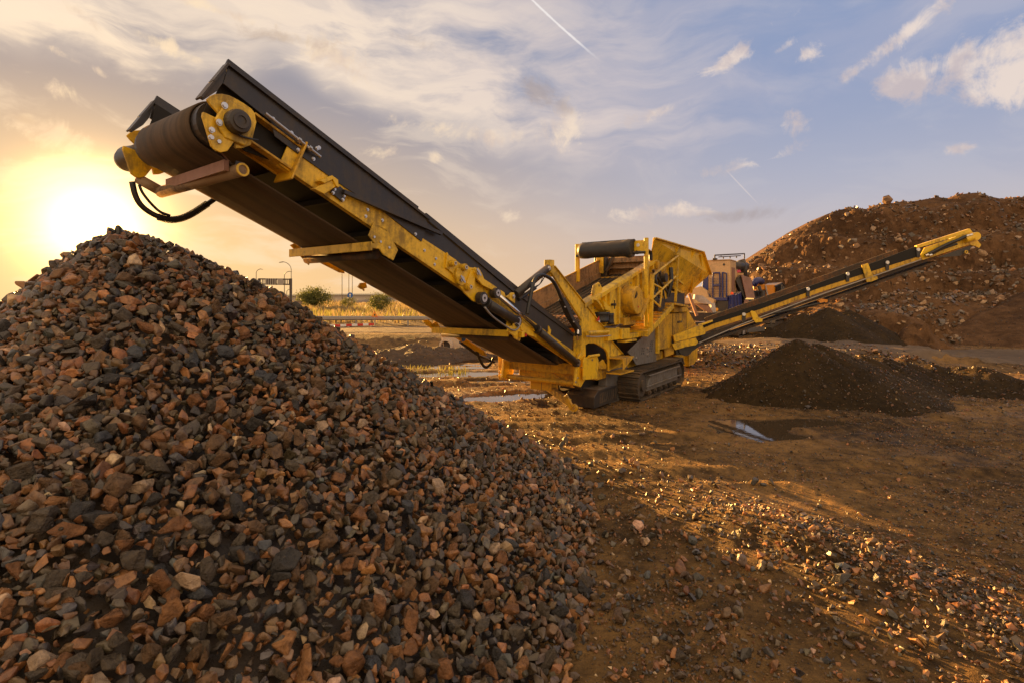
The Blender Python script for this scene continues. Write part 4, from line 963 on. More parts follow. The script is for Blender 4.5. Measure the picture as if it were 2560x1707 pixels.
def on(a, c):                                                       # point on the near wall
    p = Vector(A0).lerp(Vector(A1), a); q = Vector(B0).lerp(Vector(B1), a); return p.lerp(q, c)+Vector((0,-.035,-.02))
b = MB()
for a, c0, c1_ in ((.42,.03,.98),(.78,.03,.98)): b = MB(); b.beam(on(a,c0), on(a-.12,c1_), .08, .07, (0,1,0)); b.build('rib', YEL, ho, .004)
b = MB(); b.beam(on(.45,.72), on(.85,.80), .06, .08, (0,1,0)); b.beam(on(.95,.05), Vector(C1)+Vector((-.5,.15,-.22)), .08, .06, (0,1,0)); b.beam(on(.98,.5), Vector(D1)+Vector((.05,-.1,.05)), .10, .07, (0,1,0)); b.build('rib', YEL, ho, .004)
b = MB(); b.prism([B1, D1, (5.6,.75,2.25), (5.0,.75,2.2)], (0,.03,0)); b.prism([(4.2,.62,2.7),(5.3,.62,2.6),(5.0,.7,2.2),(4.4,.7,2.25)], (0,.03,0)); b.build('hopper_leg', YELD, ho, .004)
b = MB(); b.tube([on(.52,.70), on(.52,.70)+Vector((0,-.04,.28))], .018, 6); b.build('pin', YEL, ho)
b = MB(); b.beam((2.9,.2,2.30), (4.1,.2,2.22), .30, .06); b.prism([(3.4,.25,2.24),(4.6,.25,2.2),(4.9,.25,2.05),(3.4,.25,2.05)], VV*.5); b.build('apron', YELD, ho, .004)
b = MB(); b.box(3.2,5.2,.5,2.2,2.0,2.62); b.build('feeder_body', BLK, ho)
# ---------------------------------------------------------------- engine housing, chutes, rear panel
b = MB(); b.prism([(2.50,.35,2.02),(4.92,.35,2.02),(4.92,.35,.98),(2.40,.35,1.05)], VV*1.9); en = b.build('engine_housing', YELD, PL, .012)
b = MB(); b.prism([(4.95,.34,2.06),(5.10,.34,2.04),(6.10,.34,1.50),(5.2,.34,1.0),(4.95,.34,1.0)], VV*.03); b.prism([(4.95,.36,2.06),(4.95,2.2,2.06),(4.95,2.2,1.0),(4.95,.36,1.0)], (.06,0,0)); b.build('side_wing', YEL, en, .004)
b = MB(); b.box(3.55,3.58,.34,.36,1.08,2.0); b.box(4.0,4.25,.335,.35,1.72,1.78); b.build('panel_seam', BLK, en)
for uu in (4.1,4.35):
    b = MB(); b.tube([(uu,.35,1.75),(uu,.325,1.75)], .03, 10); b.build('latch', GREY, en)
b = MB(); b.box(2.10,2.22,.26,.34,.98,2.2); b.build('corner_post', YEL, PL, .006)
b = MB(); b.prism(TT([(1570,880),(1642,809),(1641,903),(1591,912),(1579,891)], .34), VV*.03); b.beam(T(1570,880,.33), T(1642,809,.33), .05, .02, (0,1,0)); gc = b.build('chute_plate', GREY, PL, .004)
b = MB()
for x0, y0 in ((1606,870),(1628,853)):
    for i in range(2 if x0 < 1610 else 2):
        for j in range(3 if x0 < 1610 else 5):
            c = T(x0+i*4.4-j*.9*(1 if x0 < 1610 else 1), y0+j*(6.5 if x0 < 1610 else 6), .338); b.tube([c, c-VV*.004], .022, 8)
b.build('chute_hole', SCRN, gc); bolts(gc, [(1620,869.5),(1620,886),(1591,895)], .335, .03)
b = MB(); b.prism(TT([(1540,838),(1566,842),(1612,838),(1560,880),(1555,884),(1538,850)], .9), VV*.05); b.box(-.9,2.3,.95,2.0,.9,1.78); b.build('inner_chute', SCRN, PL)
b = MB(); bx = T(1538,819,.30), T(1567,839,.30); b.box(-.35,.12,.24,.50,1.50,1.74); b.box(-.95,-.35,.30,.46,1.50,1.78); b.box(-.2,.5,.22,.42,1.42,1.47); b.box(.12,.88,.3,.42,1.48,1.60); b.build('base_beam', YEL, PL, .006)
b = MB(); b.tube([T(1510,818,.24), T(1538,819.5,.24), T(1549,811,.24), T(1556,812,.24)], .012, 6); b.build('oil_pipe', BLK, PL)
b = MB(); b.prism([(4.0,.42,1.0),(4.98,.42,1.0),(4.98,.42,.36),(4.2,.42,.40),(4.0,.42,.55)], VV*.05); b.prism([(4.98,.30,1.02),(5.95,.30,1.0),(5.92,.30,.50),(5.55,.30,.36),(4.98,.30,.34)], VV*.04); b.prism([(4.98,.30,1.0),(4.98,.30,.34),(4.98,2.2,.34),(4.98,2.2,1.0)], (.04,0,0)); b.build('rear_panel', YEL, PL, .006)

# ---------------------------------------------------------------- slewed fines conveyor on the near right side
SY = 15.75
def S(px, py, dy=0.0): p = W(px, py, SY); return L((p.x, p.y+dy, p.z))
dY = L((O[0], O[1]+1, 0))
def splate(name, pts, m, parent, dy=0.0, th=.03, bev=.004):
    b = MB(); b.prism([S(x, y, dy) for x, y in pts], dY*th); return b.build(name, m, parent, bev)
sc = splate('fines_conveyor', [(1672,869),(1785,821.5),(1900,785.5),(2050,731.5),(2300,651),(2300,640),(2050,719),(1900,772),(1785,807),(1672,852)], YELD, PL, .0, .06)
splate('skirt_board', [(1747,820),(1785,797),(1900,760),(2050,706.5),(2289,617),(2300,640),(2050,720),(1900,773.5),(1785,809),(1745,826)], PAN, sc, -.01, .03)
splate('skirt_board', [(1785,797),(2289,617),(2295,640),(1785,809)], RUB, sc, .75, .03)
b = MB(); b.prism([S(1690,862,.08), S(2435,606,.08), S(2440,614,.08), S(1690,872,.08)], dY*.62); b.build('belt', RUB, sc)
b = MB()
for k in range(9): x = 1790+k*60; b.beam(S(x, 822-(x-1785)*.335, .02), S(x, 822-(x-1785)*.335, .72), .05, .05)
b.build('cross_member', BLK, sc)
splate('side_beam', [(1785,821.5),(2050,731.5),(2300,651),(2300,640),(1785,807)], YELD, sc, .74, .04)
b = MB(); b.prism([S(1700,878,.1), S(2350,652,.1), S(2350,657,.1), S(1700,884,.1)], dY*.56); b.build('return_belt', RUB, sc)
b = MB(); b.tube([S(1720,868,-.04), S(1850,812,-.05), S(2010,752,-.05), S(2062,733,-.04), S(2300,650,-.04)], .022, 8); b.build('oil_pipe', GALV, sc)
b = MB(); b.tube([S(1925,786,-.02), S(1990,772,-.02), S(2060,756,-.02)], .035, 8); b.build('hydraulic_hose', HOSE, sc)
b = MB(); b.prism([S(2043,752,-.05), S(2052,747,-.05), S(2067,750,-.05), S(2066,756,-.05), S(2048,758,-.05)], dY*.1); b.build('end_lamp', ORG2, sc)
for x, y in ((1755,825),(1858,786),(2018,723),(2117,685.5),(2216,657),(2293,625)):
    b = MB(); c = S(x, y, -.03); b.tube([c, c-dY*.03], .05, 14); rr_ = b.build('roller_end', WHITE, sc)
    b = MB(); b.prism([S(x-4,y+4,-.04), S(x+5,y+4,-.04), S(x+4,y+19,-.04), S(x-3,y+19,-.04)], dY*.03); b.build('roller_bracket', BLK, rr_)
splate('clamp_plate', [(2151,664),(2167,659),(2179,690),(2190,692),(2192,698),(2176,705),(2164,706)], YEL, sc, -.06, .03)
splate('clamp_plate', [(1872,780),(1876,777),(1884,779),(1893,793),(1903,798),(1902,804),(1886,807),(1880,800)], YEL, sc, -.10, .03)
bolts(sc, [], 0)
# head end guard with its motor
hg = splate('head_guard', [(2289,614.6),(2421,572.5),(2427,580),(2290,622)], YEL, sc, -.05, .10)
splate('head_plate', [(2310,620),(2421,581),(2440,589),(2442,602),(2451,613),(2446,621),(2436,616),(2420,613),(2392,622),(2305,651),(2299,640)], YEL, hg, -.03, .03)
b = MB(); c = S(2430,592.5,-.05); b.tube([S(2405,601,-.10), S(2424,595,-.10)], .10, 16); b.tube([c, c-dY*.12], .12, 16); b.tube([c+dY*.1, c+dY*.7], .16, 18); b.build('drive_motor', YEL, hg)
b = MB(); b.tube(arc([S(2308,640,-.09), S(2330,628,-.12), S(2360,612,-.14), S(2385,602,-.14), S(2405,593,-.12), S(2417,591,-.1)], 4), .05, 8); b.build('hydraulic_hose', HOSE, hg)
b = MB(); b.tube(arc([S(2315,642,-.09), S(2345,625,-.10), S(2385,611,-.1)], 4), .035, 8); b.build('hydraulic_hose', HOSE, hg)
for x, y in ((2307,640),(2316,640),(2408,592),(2416,590)): b = MB(); b.tube([S(x-3,y+1,-.14), S(x+4,y-1.5,-.14)], .04, 8); b.build('hose_fitting', STEEL, hg)
b = MB(); b.ring(S(2412,631,-.06), dY, .03, .05, .02); b.build('pipe_end', YEL, hg)
b = MB(); b.prism([S(2340,645,.0), S(2430,612,.0), S(2425,625,.0), S(2400,640,.0)], dY*.7); b.build('scraper_box', BLK, hg)
# base of that conveyor on the plant
bs = splate('conveyor_base', [(1669,836),(1739,809),(1747,830),(1745,833),(1673,852)], YEL, sc, -.55, .12)
splate('base_plate', [(1665,856),(1676,852),(1722,841),(1725,846),(1728,852),(1722,858),(1700,862),(1672,870)], YEL, bs, -.60, .06)
splate('base_rail', [(1742,811),(1779,800),(1779,804),(1745,816)], YEL, bs, -.10, .05)
splate('base_block', [(1648,868),(1672,862),(1672,880),(1650,888)], YELD, bs, -.5, .3)
b = MB(); b.tube([S(1700,868,-.5), S(1700,868,.4)], .20, 18); b.prism([S(1676,868,-.45), S(1712,858,-.45), S(1745,856,-.45), S(1715,876,-.45), S(1680,884,-.45)], dY*.5); b.build('tail_drum', BLK, bs)
b = MB(); b.prism([S(1655,842,-.4), S(1670,838,-.4), S(1676,856,-.4), S(1660,864,-.4)], dY*.4); b.build('pivot_block', BLK, bs)
bolts(bs, [], 0)
# ================================================================ earth mound with boulders (right)
RID = [(1700,760),(1790,728),(1872,657),(1937,614),(2013,565),(2070,535),(2100,525),(2130,519),(2171,524),(2193,512),(2230,508),(2289,503),(2347,493),(2372,499),(2393,487),(2440,482),(2470,491),(2506,498),(2545,493),(2640,500),(2760,520),(2900,600),(3050,700)]
YR = 44.0
rx_ = np.array([(p[0]-CX)/F*YR for p in RID]); rz_ = np.array([H+(HY-p[1])/F*YR for p in RID])
def mound(x, y):
    rid = np.interp(x*(YR/np.maximum(y, 20))**.35, rx_, rz_, left=-2, right=-2)
    d = np.maximum(YR-y, 0)+np.maximum(y-YR-4, 0)*1.0
    wob = 1.6*fbm(x*.16, y*.10, 4, 61)
    h = rid-(d+wob*sstep(d, 0, 5))*(.42+.36*sstep(x, 18.5, 27)*(.65+.35*sstep(d, 1, 7)))
    # bench of tipped rock along the foot on the right, gullies down the left flank
    h = h+1.0*fbm(x*.40, y*.40, 4, 62)*sstep(d, .5, 5)+.55*(np.abs(fbm(x*.35+y*.12, y*.10, 3, 63))-.25)*sstep(d, .5, 4)+.22*fbm(x*2.7, y*2.7, 3, 69)*sstep(d, 0, 1)+.50*fbm(x*1.1, y*1.1, 4, 64)*sstep(d, 0, 2)-.5*np.abs(fbm(x*.55+y*.3, y*.25, 4, 68))*sstep(d, .3, 3)
    h = h+.38*np.sin(h*2.1+2.5*fbm(x*.15, y*.15, 3, 70))*sstep(d, .3, 2)                 # tipped ledges
    b = 3.2*np.exp(-((y-33.5)/3.4)**2)*sstep(x, 19, 25)*sstep(x, 60, 40)*(1+.35*fbm(x*.3, y*.3, 3, 65))
    return np.maximum(np.minimum(h, rid+1.0*fbm(x*.75, y*.5, 4, 66)+.40), b-.25)
mx = np.linspace(10, 78, 520)[:, None]; my = np.linspace(22, 62, 330)[None]; mx, my = mx+0*my, my+0*mx
mo_ = grid_mesh('earth_mound', np.stack([mx, my, np.maximum(mound(mx, my), -.4)], -1), SOIL, smooth=False); tag(mo_, kind='structure')
# boulders: the largest are things
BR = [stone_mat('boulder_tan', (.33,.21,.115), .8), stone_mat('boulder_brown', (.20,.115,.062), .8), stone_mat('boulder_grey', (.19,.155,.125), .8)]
BN_ = ['tan', 'brown', 'grey']; BT = templates(14, 21, (10, 15), .06, .95); bme = {}
def boulder(x, y, z, s, c, t, lab, grp):
    if (t, c) not in bme:
        v, f = BT[t]; me = bpy.data.meshes.new('boulder'); me.from_pydata(v.tolist(), [], f.tolist()); me.materials.append(BR[c]); bme[(t, c)] = me
    o = bpy.data.objects.new('boulder', bme[(t, c)]); COL.objects.link(o); o.location = (x, y, z); o.scale = (s, s, s)
    o.rotation_euler = (rnd.uniform(0,6), rnd.uniform(-.6,.6), rnd.uniform(0,6)); tag(o, lab, 'boulder', grp); return o
def on_mound(px, py):                                               # march along the line of sight to the slope
    Y = np.arange(27, 50, .06); X_ = (px-CX)/F*Y; Z_ = H-(py-HY)/F*Y; k = np.nonzero(Z_ < mound(X_, Y))[0]
    return Vector((X_[k[0]], Y[k[0]], Z_[k[0]])) if len(k) else None
for px, py, w, c, lab in [(2218,500,34,1,'big brown boulder perched on the mound crest against the sky'), (2327,705,26,0,'large tan boulder with a flat lit face below the side conveyor'),
     (2247,602,26,0,'pale wedge of rock above the side conveyor, left of its yellow head'), (2268,607,24,1,'brown block beside the pale wedge above the conveyor'), (2458,636,30,0,'pale tan boulder right of the yellow conveyor head'),
     (2461,590,34,1,'broad brown boulder behind the yellow conveyor head'), (2209,853,22,2,'grey boulder lying at the left foot of the rock slope'), (2248,855,20,2,'second grey boulder at the foot of the slope beside the dirt road'),
     (2319,829,26,1,'long brown slab low on the slope'), (2376,833,26,1,'brown boulder low on the slope left of the right-hand heap'), (2204,625,14,0,'upright pale sliver of rock by the conveyor belt'), (2500,698,30,1,'flat brown slab at the right end of the lit rock slope')]:
    p = on_mound(px, py)
    if p is None: p = W(px, py, YR); p.z -= .1
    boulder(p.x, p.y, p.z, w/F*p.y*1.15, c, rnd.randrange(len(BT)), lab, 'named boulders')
nb = 0
while nb < 240:
    px, py = rnd.uniform(1880, 2560), rnd.uniform(500, 860)
    p = on_mound(px, py)
    if p is None or p.z < .15: continue
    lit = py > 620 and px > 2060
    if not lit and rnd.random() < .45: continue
    w = min(32, max(6, rnd.lognormvariate(2.68, .42))); c = rnd.choice([0,0,1,2] if lit else [1,1,1,2,0])  # more tan in the lit zone, more brown in shade: light put into colour
    where = 'on the rock slope under the side conveyor' if lit else ('on the steep left flank of the mound' if px < 2150 else 'high on the mound above the side conveyor')
    sz = 'large' if w > 13 else 'small'
    lab = '%s %s boulder %s' % (sz, BN_[c], where)
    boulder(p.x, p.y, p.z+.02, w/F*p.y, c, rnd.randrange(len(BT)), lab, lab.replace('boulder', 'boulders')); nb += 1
def mscatter(n, s0, mul):
    x = rng.uniform(14, 62, n); y = rng.uniform(28, 45, n); z = mound(x, y); k = (z > .05) & (rng.random(n) < (.2+.8*sstep(vnoise(x*.35, y*.35, 81), .35, .7))*(.55+.6*sstep(z, 5, 1.5))); x, y, z = x[k], y[k], z[k]
    s = np.clip(rng.lognormal(math.log(s0), .45, len(x)), .06, .6); kk = rng.choice([2,1,4,5,7], len(x), p=[.22,.34,.24,.06,.14]); c = np.concatenate([PAL[kk]*mul*rng.uniform(.7,1.2,(len(x),1)), np.ones((len(x),1))], 1)
    vs, fs, cs = bake(SMALL, rng.integers(0, len(SMALL), len(x)), rand_rot(len(x)), s, np.stack([x, y, z+s*.1], 1), c)
    o = raw_mesh('rubble', vs, fs, 3, STONE, False, cs); tag(o, 'broken rock and rubble covering the earth mound', 'rubble', kind='stuff')
mscatter(17000, .235, 1.0)

# ================================================================ heaps of screened grit
def heap_mesh(name, label, fn, x0, x1, y0, y1, nx, ny, m, ns, s0):
    x = np.linspace(x0, x1, nx)[:, None]; y = np.linspace(y0, y1, ny)[None]; x, y = x+0*y, y+0*x; z = fn(x, y)
    z = np.where(z < -.12, -.35, z)
    cv_, cf_ = quads_to_tris(np.stack([x, y, z], -1))
    px, py = rng.uniform(x0, x1, ns), rng.uniform(y0, y1, ns); pz = fn(px, py); k = pz > -.03; px, py, pz = px[k], py[k], pz[k]
    s = np.clip(rng.lognormal(math.log(s0), .5, len(px)), .008, .12); _, c = palette(len(px)); c[:, :3] *= .62
    vs, fs, cs = bake(SMALL, rng.integers(0, len(SMALL), len(px)), rand_rot(len(px)), s, np.stack([px, py, pz+s*.12], 1), c)
    o = raw_mesh(name, np.concatenate([cv_, vs]), np.concatenate([cf_, fs+len(cv_)]), 3, m, False, np.concatenate([np.tile([[.03,.02,.01,1]], (len(cv_), 1)), cs]))
    o.data.materials.append(STONE)
    mi = np.zeros(len(cf_)+len(fs), np.int32); mi[len(cf_):] = 1; o.data.polygons.foreach_set('material_index', mi[:len(o.data.polygons)])
    tag(o, label, 'grit heap', kind='stuff'); return o
def cones(lst, seed, base=None):
    def fn(x, y):
        h = np.full(np.shape(x), -9.0)
        for cx, cy, z, sl in lst:
            r = np.hypot(x-cx, y-cy); r = r*(1+.07*np.sin(np.arctan2(y-cy, x-cx)*3+cx)); h = np.maximum(h, z-sl*(np.sqrt(r*r+.006)-.08)+.05*r*np.sin(np.arctan2(y-cy, x-cx)*7+cx*3)*np.exp(-r*.5))
        return h+.05*fbm(x*1.6, y*1.6, 4, seed)+.02*fbm(x*6, y*6, 3, seed+1)
    return fn
near_l = [(7.25,13.4,1.42,.68)]
for k, (px, py, Y) in enumerate([(2045,872,13.7),(2090,888,14.0),(2150,897,14.3),(2210,905,14.6),(2260,914,14.9),(2330,922,15.0),(2400,925,14.6),(2445,926,14.2),(2480,940,13.8),(2540,958,13.4)]):
    p = W(px, py, Y); near_l.append((p.x, p.y, p.z+.14, .50))
heap_mesh('grit_heap', 'dark brown grit heap with a sharp peak and a low tail beside the puddle', cones(near_l, 91), 4, 15.5, 9.8, 18, 300, 220, GRIT, 15000, .034)
heap_mesh('grit_heap', 'rounded dark grit heap below the middle of the side conveyor', cones([(16.3,27.2,2.05,.62),(17.6,27.6,1.9,.62),(15.2,27.6,1.7,.62)], 94), 11, 23, 23, 33, 150, 130, GRIT, 2500, .05)
heap_mesh('grit_heap', 'brown grit heap at the right end of the dirt road', cones([(30.5,31,3.0,.5),(28.3,30.6,2.1,.48),(33.5,32,3.6,.5),(26.3,30.2,1.3,.45)], 97), 22, 42, 24, 38, 160, 120, SOIL, 4000, .06)

# ================================================================ the crusher behind the plant
CO = (9.75, 23.6, .78)
CR = empty('mobile_crusher', (11.56, 27.98, .48), MROT); CR.scale = (1.186,)*3; tag(CR, 'mobile crusher with a beige control box, blue ladder and blue bin behind the yellow hopper', 'crusher')
def C(px, py, Y):                                                   # photo point at depth Y in crusher coordinates
    p = W(px, py, Y); dx, dy = p.x-CO[0], p.y-CO[1]; return Vector((dx*U[0]+dy*U[1], dx*V[0]+dy*V[1], p.z-CO[2]))
b = MB(); b.box(0, 1.15, 0, 1.05, 1.72, 3.40); b.box(-.02, 1.17, -.02, 1.07, 3.40, 3.45); cb = b.build('control_box', BEIGE, CR, .02)
b = MB(); b.box(.25,.85,-.02,0,2.0,3.1); b.build('side_grille', RUST, cb, .005)
b = MB(); b.box(1.15,1.75,.08,.9,1.75,3.05); b.box(1.15,1.8,.05,.95,3.05,3.09); b.build('rear_box', BEIGE, cb, .02)
b = MB(); b.tube([(.0,.26,3.22),(-.03,.26,3.22)], .05, 12); b.build('horn', BLK, cb)
b = MB(); b.box(-.02,0,.98,1.05,2.9,3.3); b.build('light_panel', WHT, cb)
b = MB(); b.tube(arc([(-.10,.72,1.75),(-.10,.72,2.75),(-.10,.66,2.84),(-.10,.48,2.84),(-.10,.42,2.75),(-.10,.42,1.75)], 4), .035, 10); b.box(-.14,-.06,.42,.72,2.26,2.33); lad = b.build('ladder', BLUE, CR)
b = MB(); b.tube([(-.10,.30,1.75),(-.10,.30,2.88)], .04, 10); b.tube(arc([(-.10,.26,2.84),(-.10,.16,2.82),(-.10,.13,2.7),(-.10,.13,1.75)], 4), .03, 10); b.build('hand_rail', BLUE, lad)
for k in range(11):
    b = MB(); b.tube([(-.06,.10,1.85+k*.075),(-.06,.86,1.85+k*.075)], .008, 6); b.build('rung', BLUE, lad)
b = MB(); b.box(-.16,.0,.08,.74,1.60,1.74); b.prism([(-.12,.80,1.75),(-.12,1.08,1.75),(-.12,1.20,2.1),(-.12,1.15,2.72),(-.12,.92,2.72),(-.12,.92,2.0)], (.05,0,0)); b.build('blue_guard', BLUE, CR, .006)
b = MB(); b.prism([(-.4,.85,1.70),(-.4,1.75,1.70),(-.4,1.75,2.10),(-.4,1.2,2.25),(-.4,.92,2.05)], (.5,0,0)); b.prism([(-.5,.60,1.45),(-.5,1.9,1.45),(-.5,1.9,1.74),(-.5,.75,1.74),(-.5,.55,1.62)], (.4,0,0)); b.build('beige_tank', BEIGE, CR, .02)
# roof frame with spray bar
pA, pB = C(1787,650,24.0), C(1861,648,26.5); tA, tB = C(1787,639,24.0), C(1861,635,26.5)
b = MB(); b.beam(pA, tA, .05, .05); b.beam(pB, tB, .05, .05); b.beam(tA, tB, .05, .06); b.box(pA.x-.08, pA.x+.15, pA.y-.08, pA.y+.08, 3.45, 3.52); rf = b.build('roof_frame', DARKM, CR, .004)
b = MB(); m0, m1 = tA.lerp(tB, .12), tA.lerp(tB, .86); m0.z -= .09; m1.z -= .09; b.tube([m0, m1], .022, 8)
for k in range(3): q = m0.lerp(m1, .2+.3*k); b.tube([q, q-Vector((0,0,.10))], .028, 8)
b.beam(tA.lerp(tB,.2), m0.lerp(m1,.1), .02, .02); b.build('spray_bar', DARKM, rf)
# bodywork to the right: dark engine block, pipe, brown plate, blue bin
b = MB(); b.box(1.2,3.0,.05,1.2,.7,2.45); b.box(1.8,3.0,.1,.9,2.45,2.7); eb = b.build('engine_block', BLK, CR, .03)
b = MB(); b.tube([C(1826,667,25.5), C(1850,666,26.2), C(1862,668,26.6)], .24, 14); b.tube([C(1852,650,26.3), C(1858,668,26.3), C(1858,700,26.3)], .2, 12); b.build('exhaust_pipe', BLK, eb, smooth=True)
b = MB(); b.prism([C(1835,677,25), C(1850,675,25.4), C(1853,681,25.4), C(1837,683,25)], (.3,.05,0)); b.build('red_cover', RED, eb)
b = MB(); b.box(1.75,1.80,-.2,.4,2.2,2.9); b.build('post', BEIGE, eb)
b = MB(); b.prism([C(1853,687.5,24.2), C(1878,696,24.6), C(1888,746,24.6), C(1866,745,24.2)], (.05,.04,0)); b.build('deflector_plate', RUST, CR, .006)
b = MB(); b.prism([C(1840,702,24.3), C(1853,688,24.3), C(1866,745,24.3), C(1862,750,24.3)], (.35,.2,0)); b.prism([C(1860,749,24.3), C(1886,749,24.6), C(1888,770,24.6), C(1861,775,24.3)], (.3,.2,0)); b.build('plate_frame', BLK, CR)
b = MB(); b.prism([C(1861,752,24.2), C(1871,750,24.3), C(1873,772,24.3), C(1860,774,24.2)], (.04,.04,0)); b.build('brown_panel', RUST, CR)
b = MB(); c0, c1_, c2_, c3 = C(1824,740,23.4), C(1853,730,24.3), C(1856,778,24.3), C(1824,784,23.4)
b.prism([c0, c1_, c2_, c3], (.5,.35,0)); bb_ = b.build('blue_bin', BLUE, CR, .01)
b = MB()
for k in range(4): t = .12+.25*k; b.beam(c0.lerp(c1_, t)+Vector((-.02,-.02,-.02)), c3.lerp(c2_, t)+Vector((-.02,-.02,.02)), .07, .05, (1,0,0))
b.build('bin_rib', BLUE, bb_, .004)
b = MB(); b.prism([C(1835,738,23.7), C(1853,729,24.2), C(1851,733,24.2), C(1836,740,23.7)], (.3,.2,0)); b.build('bin_lid', WHT, bb_)
b = MB(); c = C(1830,734,23.3); b.tube([c-Vector((0,0,.05)), c+Vector((0,0,.02)), c+Vector((0,0,.06))], [.065,.065,.03], 14); b.build('orange_lamp', stone_mat('orange_plastic', (.85,.10,.02), .3), CR)
b = MB(); b.box(-.1,1.2,.0,.9,.55,1.60); b.box(-.2,3.6,-.3,1.5,.45,.62); b.box(-.15,.1,.55,.95,.9,1.3); b.build('chassis', BLK, CR, .02)
b = MB(); b.prism([C(1738,737,22.6), C(1757,740,22.6), C(1779,757,22.6), C(1778,761,22.6), C(1752,759,22.6), C(1736,748,22.6)], (.1,.1,0)); b.prism([C(1768,768,22.4), C(1790,770,22.4), C(1790,790,22.4), C(1770,790,22.4)], (.1,.1,0)); b.prism([C(1778,760,22.5), C(1788,758,22.5), C(1790,790,22.5), C(1781,790,22.5)], (.1,.1,0)); b.build('dusty_panel', WHT, CR, .005)
b = MB(); b.prism([C(1740,760,22.2), C(1772,765,22.2), C(1788,790,22.2), C(1760,775,22.2)], (.1,.1,0)); b.beam(C(1722,735,21.8), C(1742,790,21.8), .12, .10); b.build('discharge_chute', RUST, CR)
b = MB(); b.box(-2.2,0,.2,1.3,.75,1.1); b.build('discharge_belt', RUB, CR)
b = MB(); c = C(1792,774,23.2); b.tube([c, c+Vector((-.08,0,0))], .07, 12); b.build('yellow_cap', SYEL, CR)
def small_track(parent, p0, ln, w, hgt, cover=None):
    b = MB(); r_ = hgt/2; n = 34; per = 2*(ln-hgt)+math.pi*hgt
    for i in range(n):
        s = per*i/n; a = ln-hgt
        if s < a: q, th = Vector((r_+s,0,0)), 0
        elif s < a+math.pi*r_: th = (s-a)/r_; q = Vector((ln-r_+r_*math.sin(th),0,r_-r_*math.cos(th)))
        elif s < 2*a+math.pi*r_: q, th = Vector((ln-r_-(s-a-math.pi*r_),0,hgt)), math.pi
        else: th = math.pi+(s-2*a-math.pi*r_)/r_; q = Vector((r_+r_*math.sin(th),0,r_-r_*math.cos(th)))
        t = Vector((math.cos(th),0,math.sin(th))); q = q+Vector(p0); b.beam(q-t*per/n*.42, q+t*per/n*.42, w, .05, (math.sin(th),0,-math.cos(th)))
    b.box(p0[0]+.3, p0[0]+ln-.3, p0[1]-w*.4, p0[1]+w*.4, p0[2]+.1, p0[2]+hgt-.1)
    t = b.build('crawler_track', TRK, parent)
    if cover: b = MB(); b.box(p0[0]+cover[0], p0[0]+cover[1], p0[1]-w*.56, p0[1]-w*.5, p0[2]+.08, p0[2]+hgt+.02); b.box(p0[0]+cover[0]-.0, p0[0]+cover[1], p0[1]-w*.56, p0[1]-w*.2, p0[2]+hgt+.03, p0[2]+hgt+.06); b.build('track_cover', WHT, t, .01)
    return t
small_track(CR, (.3,-.05,-.05), 3.2, .45, .62, (.9,2.0)); small_track(CR, (.3,1.35,-.05), 3.2, .45, .62)

# ================================================================ orange machine further back
OO = (13.0, 27.0, .74)
OM = empty('orange_machine', (15.42, 32.0, .43), MROT); OM.scale = (1.186,)*3; tag(OM, 'orange tracked loading machine with a dark glass cab, half hidden behind the side conveyor', 'tracked machine')
def D(px, py, Y):
    p = W(px, py, Y); dx, dy = p.x-OO[0], p.y-OO[1]; return Vector((dx*U[0]+dy*U[1], dx*V[0]+dy*V[1], p.z-OO[2]))
def dq(name, pts, m, parent, d=(.2,.25,0), bev=.01): b = MB(); b.prism([D(*p) for p in pts], d); return b.build(name, m, parent, bev)
body = dq('body', [(1914,713,27), (1938,713,27.6), (1937,756,27.6), (1915,760,27)], ORG2, OM, (.9,.9,0))
dq('counterweight', [(1884,711,26.4), (1900,709,26.6), (1916,713,27), (1914,725,27), (1884,725,26.4)], ORG2, OM, (.6,.6,0))
b = MB(); b.beam(D(1913,714,26.9), D(1922,755,26.9), .06, .06); b.build('hand_rail', WHT, body)
b = MB()
for k in range(5): b.beam(D(1904+k*3.2,742,26.8), D(1905+k*3.2,760,26.8), .035, .02)
b.build('radiator_bars', WHT, body)
cabo = dq('cab', [(1938,714,27.6), (1954,709,28), (1962,716,28.4), (1961,742,28.4), (1954,743,28), (1937,750,27.6)], BLK, OM, (.8,.8,0))
b = MB(); b.prism([D(1936,715,27.5), D(1955,706.5,27.9), D(1956,709,27.9), D(1937,718,27.5)], (.9,.8,0)); b.prism([D(1955,706.5,27.9), D(1965,715,28.4), D(1964,718,28.4), D(1955,709,27.9)], (.9,.8,0)); b.build('cab_roof', BLK, cabo, .005)
b = MB(); b.prism([D(1941,718,27.5), D(1952,713,27.8), D(1952,740,27.8), D(1940,745,27.5)], (.02,.02,0)); b.build('cab_window', GLS, cabo)
b = MB(); b.beam(D(1954,711,27.8), D(1955,742,27.8), .05, .05); b.beam(D(1959,716,28.1), D(1957,741,28.1), .05, .05); b.build('cab_post', GREY, cabo)
dq('engine_cover', [(1883,726,26.3), (1913,727,26.9), (1913,739,26.9), (1902,745,26.7), (1900,762,26.7), (1886,764,26.3)], BLK, OM, (.7,.7,0))
b = MB(); b.tube([D(1884,712,26.3), D(1890,703,26.4), D(1898,701,26.5), D(1904,706,26.6)], .16, 10); b.tube([D(1881,716,26.3), D(1884,705,26.3)], .12, 8); b.build('air_duct', BLUE, OM, smooth=True)
b = MB(); b.tube([D(1896,716,26.2), D(1900,728,26.2)], .09, 8); b.tube([D(1905,728,26.4), D(1905,741,26.4)], .14, 10); b.build('exhaust_pipe', DARKM, OM)
b = MB(); b.box(-1.0,2.2,-.2,1.6,.55,1.4); b.build('chassis', BLK, OM, .02)
small_track(OM, (-1.4,-.35,-.05), 3.4, .5, .75); small_track(OM, (-1.4,1.5,-.05), 3.4, .5, .75)
